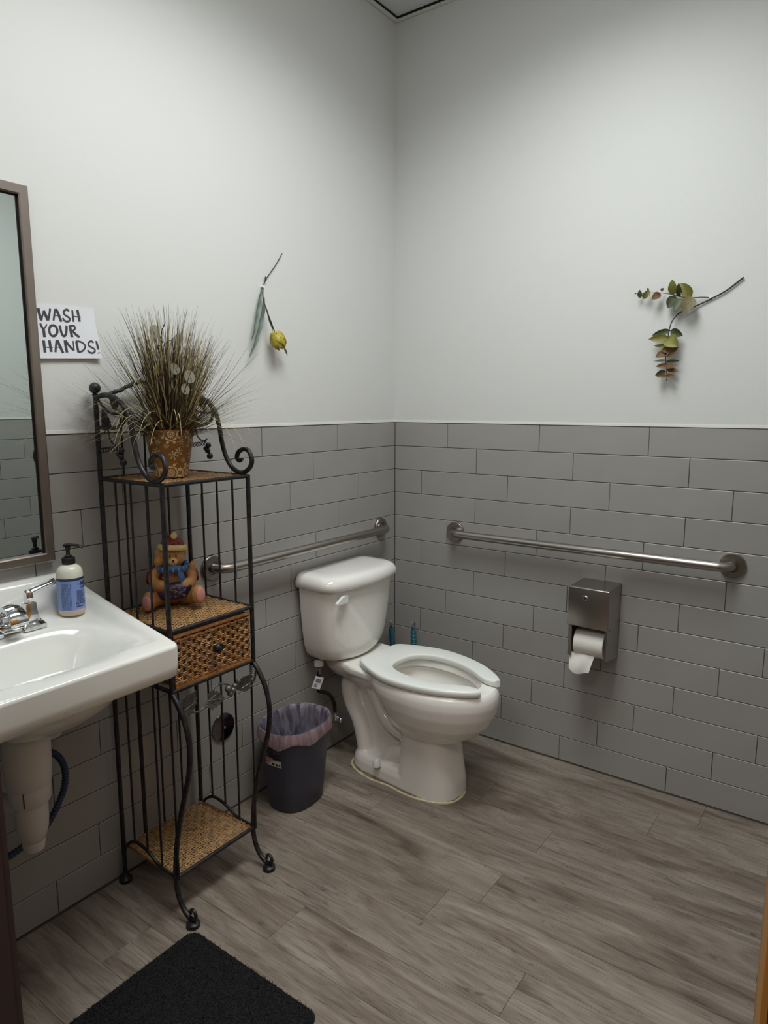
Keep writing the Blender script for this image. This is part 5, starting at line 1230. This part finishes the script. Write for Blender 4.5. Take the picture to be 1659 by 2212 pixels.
TSTEM= [(-0.7018, 1.9372), (-0.7331, 1.8963), (-0.7652, 1.8607), (-0.7825, 1.841), (-0.7912, 1.8264), (-0.7972, 1.8122), (-0.7994, 1.7909), (-0.7974, 1.772), (-0.7899, 1.7517), (-0.7784, 1.7258), (-0.7626, 1.6981), (-0.748, 1.6678)]
TLA= [(-0.8014, 1.8098), (-0.812, 1.7798), (-0.8228, 1.7442), (-0.8324, 1.705), (-0.8449, 1.6599), (-0.8595, 1.6277)]
TLB= [(-0.7971, 1.7797), (-0.7982, 1.7489), (-0.8094, 1.7073), (-0.8232, 1.6655), (-0.8424, 1.6216), (-0.8682, 1.5758)]
TLC= [(-0.786, 1.7444), (-0.7733, 1.7107), (-0.7538, 1.6653)]
TLD= [(-0.7118, 1.6266), (-0.6977, 1.6093), (-0.6873, 1.5906)]
TF= [(-0.7738, 1.633), (-0.7838, 1.6674), (-0.7465, 1.5973)]

def leaf_mesh(base, tip, w_, nrm, n=7, cup=0.18, th=0.0007, pw=0.8, curl=0.0):
    """leaf blade with a folded midrib and real thickness"""
    b, t = Vector(base), Vector(tip); X = t - b; L_ = X.length; X.normalize(); Z = Vector(nrm); Z = Z - X*Z.dot(X); Z.normalize(); Y = Z.cross(X); g = G(); rings = []
    for k in range(n + 1):
        s = k / n; ww = w_/2 * (sin(pi * min(1, s**pw)) ** 0.75) + 0.0004; c = b + X*(L_*s) + Z*(curl*L_*sin(pi*s))
        ring = []
        for q in (-1, -0.5, 0, 0.5, 1): ring.append(c + Y*ww*q + Z*(cup*w_*(abs(q)**1.5)*sin(pi*s)))
        for q in (1, 0.5, 0, -0.5, -1): ring.append(c + Y*ww*q + Z*(cup*w_*(abs(q)**1.5)*sin(pi*s) - th))
        rings.append(ring)
    return g.loft(rings)
M_stemd = mat('dark_stem', (52, 50, 44), 0.7); M_pin = mat('white_push_pin', (236, 236, 236), 0.25)
LC = [mat('dusty_green_leaf', (74, 84, 48), 0.55, var=(50, 0.2)), mat('olive_leaf', (120, 118, 52), 0.55, var=(50, 0.22)), mat('brown_leaf', (102, 74, 38), 0.6, var=(50, 0.3)), mat('dark_green_leaf', (52, 58, 32), 0.6, var=(50, 0.25)),
      mat('speckled_tan_leaf', (128, 118, 84), 0.7, twotone=((94, 84, 58), 400)), mat('yellow_green_leaf', (148, 142, 64), 0.55), mat('pale_leaf_back', (148, 152, 140), 0.6)]
eu = thing('eucalyptus_sprig', 'dried eucalyptus sprig with olive leaves pinned to the right wall', 'sprig', (1.2597, 0, 1.766))
def off(k): return -0.012 - 0.012*k
st = [(x, -0.006 - 0.018*smooth((i - 5)/6), z) for i, (x, z) in enumerate(ESTEM)]
P = spline(st, 4); g = G().tube(P, [0.0028 - 0.0016*i/len(P) for i in range(len(P))], 8)
P2 = spline([(x, -0.007 - 0.02*smooth(i/4), z) for i, (x, z) in enumerate(EBR)], 4); g.tube(P2, [0.0016 - 0.0006*i/len(P2) for i in range(len(P2))], 7)
g.sphere((EBR[-1][0], -0.027, EBR[-1][1]), 0.0024, 8, 6).sphere((ESTEM[-1][0], -0.024, ESTEM[-1][1]), 0.0022, 8, 6)
part('stem', g, M_stemd, eu, world=True)
names = {0: 'dusty green leaf', 1: 'olive leaf', 2: 'brown leaf', 3: 'dark green leaf', 4: 'speckled tan leaf', 5: 'yellow green leaf', 6: 'pale leaf'}
r4 = random.Random(9)
for i, (a, b, w_, c) in enumerate(ELEAF):
    base = (a[0], -0.020 - 0.002*(i % 3), a[1]); tip = (b[0], -0.026 - 0.006*(i % 4), b[1])
    part('leaf', leaf_mesh(base, tip, w_*1.08, (r4.uniform(-0.25, 0.25), -1, r4.uniform(-0.1, 0.5)), curl=r4.uniform(-0.05, 0.12)), LC[c], eu, world=True, angle=60, label=names[c])
g = G().lathe([(0.003, 0.0), (0.003, -0.004), (0.0042, -0.006), (0.0042, -0.009), (0.001, -0.0095)], (1.2597, -0.0005, 1.766), 14, axis='y')
part('push_pin', g, M_pin, eu, world=True, label='white pin head')
tu = thing('tulip_stem', 'yellow artificial tulip hanging head down, pinned to the left wall', 'flower', (0, -0.7958, 1.8134))
def onray(x, y, z): return (x, y - (x - 0.012), z - (x - 0.012)*0.13)
P = spline([onray(0.005 + 0.030*smooth((i - 5)/5), y, z) for i, (y, z) in enumerate(TSTEM)], 4)
part('stem', G().tube(P, [0.0014 + 0.0005*smooth((i/len(P) - 0.25)*6) for i in range(len(P))], 8).sphere((0.009, -0.781, 1.842), (0.0035, 0.0035, 0.008), 10, 8), M_stemd, tu, world=True)
M_tl = mat('blue_green_leaf', (98, 116, 104), 0.6, var=(35, 0.12)); M_ty = mat('yellow_petal', (186, 172, 66), 0.55, twotone=((156, 138, 46), 60)); M_tg = mat('moss_green_leaf', (84, 92, 52), 0.6, var=(40, 0.15))
def strap(pts, ws, x0, x1, m, name='leaf', label=None):
    P = spline([onray(x0 + (x1-x0)*smooth(i/(len(pts)-1)) + 0.0012*sin(i*2.0), y, z) for i, (y, z) in enumerate(pts)], 4); n = len(P); rings = []
    for i, p in enumerate(P):
        t = P[min(i+1, n-1)] - P[max(0, i-1)]; t.normalize(); Y = Vector((1,0,0)).cross(t); Y.normalize(); s = i/(n-1); w_ = ws * (sin(pi*min(1, 0.06 + s*0.94))**0.6)
        cup = 0.22
        ring = [p + Y*(w_/2*q) + Vector((1,0,0))*(cup*w_*abs(q)**1.4 + 0.0012*sin(i*1.3 + q)) for q in (-1, -0.5, 0, 0.5, 1)] + [p + Y*(w_/2*q) + Vector((1,0,0))*(cup*w_*abs(q)**1.4 - 0.0008 + 0.0012*sin(i*1.3 + q)) for q in (1, 0.5, 0, -0.5, -1)]
        rings.append(ring)
    o = part(name, G().loft(rings), m, tu, world=True, angle=70)
    if label: o['label'] = label
strap(TLA, 0.0125, 0.008, 0.020, M_tl, label='narrow blue green leaf'); strap(TLB, 0.0165, 0.010, 0.026, M_tl, label='long blue green leaf'); strap(TLC, 0.009, 0.02, 0.036, M_tg, label='short moss green leaf by the bloom'); strap([TLD[0], TLD[1], TLD[2]], 0.0085, 0.03, 0.028, M_tg, label='small moss green leaf below the bloom')
# bloom: overlapping petals round an axis that points down
ax0 = Vector((0.036, -0.7720, 1.6660)); ax1 = Vector((0.046, -0.7550, 1.6170)); A = (ax1 - ax0); LA = A.length; A.normalize(); E1 = Vector((1,0,0)); E1 = (E1 - A*E1.dot(A)).normalized(); E2 = A.cross(E1)
bl = part('bloom_core', G().tube([ax0, ax0.lerp(ax1, 0.4), ax1], [0.007, 0.017, 0.012], 14), M_ty, tu, world=True)
def bell(s): return 0.0055 + 0.0195*sin(pi*min(0.86, 0.10 + 0.60*s))
for layer, (cnt, s0, s1, ro, wid) in enumerate(((5, 0.0, 0.58, 0.0035, 0.023), (6, 0.16, 0.78, 0.0022, 0.021), (6, 0.36, 0.96, 0.0008, 0.019), (6, 0.56, 1.10, -0.0008, 0.016), (5, 0.74, 1.20, -0.004, 0.012))):
    for k in range(cnt):
        an = 2*pi*(k + 0.5*(layer % 2) + 0.13*layer)/cnt; rings = []; nn = 6
        for q in range(nn + 1):
            t = q/nn; s = s0 + (s1 - s0)*t; rad = bell(s) + ro + 0.0015*sin(pi*t); ww = wid*(sin(pi*min(0.985, 0.16 + 0.84*t))**0.6) / max(0.008, rad)
            up_, dn = [], []
            for u in (-0.5, -0.25, 0, 0.25, 0.5):
                th = an + u*ww; d = E1*cos(th) + E2*sin(th); r_ = rad - 0.0012*abs(u*2)**2
                up_.append(ax0 + A*(LA*s) + d*r_); dn.append(ax0 + A*(LA*s) + d*(r_ - 0.0009))
            rings.append(up_ + list(reversed(dn)))
        part('petal', G().loft(rings), M_ty, tu, world=True, angle=60)
part('push_pin', G().lathe([(0.003, 0.0), (0.003, 0.008), (0.0045, 0.010), (0.0045, 0.014), (0.001, 0.0145)], (0.0005, -0.7958, 1.8134), 14, axis='x'), M_pin, tu, world=True, label='white pin head')

# ================================================================== FLOOR MAT
fm = thing('floor_mat', 'black looped pile mat with rounded corners on the wood floor', 'mat', (0.585, -1.75, 0))
mx0, mx1, my0, my1, rc = 0.357, 0.813, -2.02, -1.462, 0.028
def rr(x0, x1, y0, y1, r, z, k=6):
    out = []
    for cx, cy, a0 in ((x1-r, y1-r, 0), (x0+r, y1-r, pi/2), (x0+r, y0+r, pi), (x1-r, y0+r, 3*pi/2)):
        for i in range(k+1): a = a0 + pi/2*i/k; out.append((cx + r*cos(a), cy + r*sin(a), z))
    return out
M_mat = mat('black_mat_backing', (14, 13, 15), 0.9); M_pile = mat('black_mat_pile', (11, 10, 12), 0.9, twotone=((30, 29, 33), 420))
part('backing', G().loft([rr(mx0, mx1, my0, my1, rc, 0.0004), rr(mx0, mx1, my0, my1, rc, 0.005)]), M_mat, fm, world=True, smooth=False)
g = G(); r5 = random.Random(3); vs = []; fs = []
for k in range(52000):
    x, y = r5.uniform(mx0 - 0.001, mx1 + 0.001), r5.uniform(my0 - 0.001, my1 + 0.001)
    dx, dy = max(mx0 + rc - x, x - mx1 + rc, 0), max(my0 + rc - y, y - my1 + rc, 0)
    if dx*dx + dy*dy > rc*rc*1.05: continue
    a = r5.uniform(0, 2*pi); w_ = 0.0009; l = r5.uniform(0.0018, 0.0038); tx, ty = r5.gauss(0, 0.0020), r5.gauss(0, 0.0020); o = len(vs)
    vs += [(x - w_*cos(a), y - w_*sin(a), 0.0045), (x + w_*cos(a), y + w_*sin(a), 0.0045), (x + tx + w_*cos(a)*0.7, y + ty + w_*sin(a)*0.7, 0.0045 + l), (x + tx - w_*cos(a)*0.7, y + ty - w_*sin(a)*0.7, 0.0045 + l*0.9)]
    fs.append((o, o+1, o+2, o+3))
g.v = vs; g.f = fs
part('pile', g, M_pile, fm, world=True, smooth=False, kind='stuff')
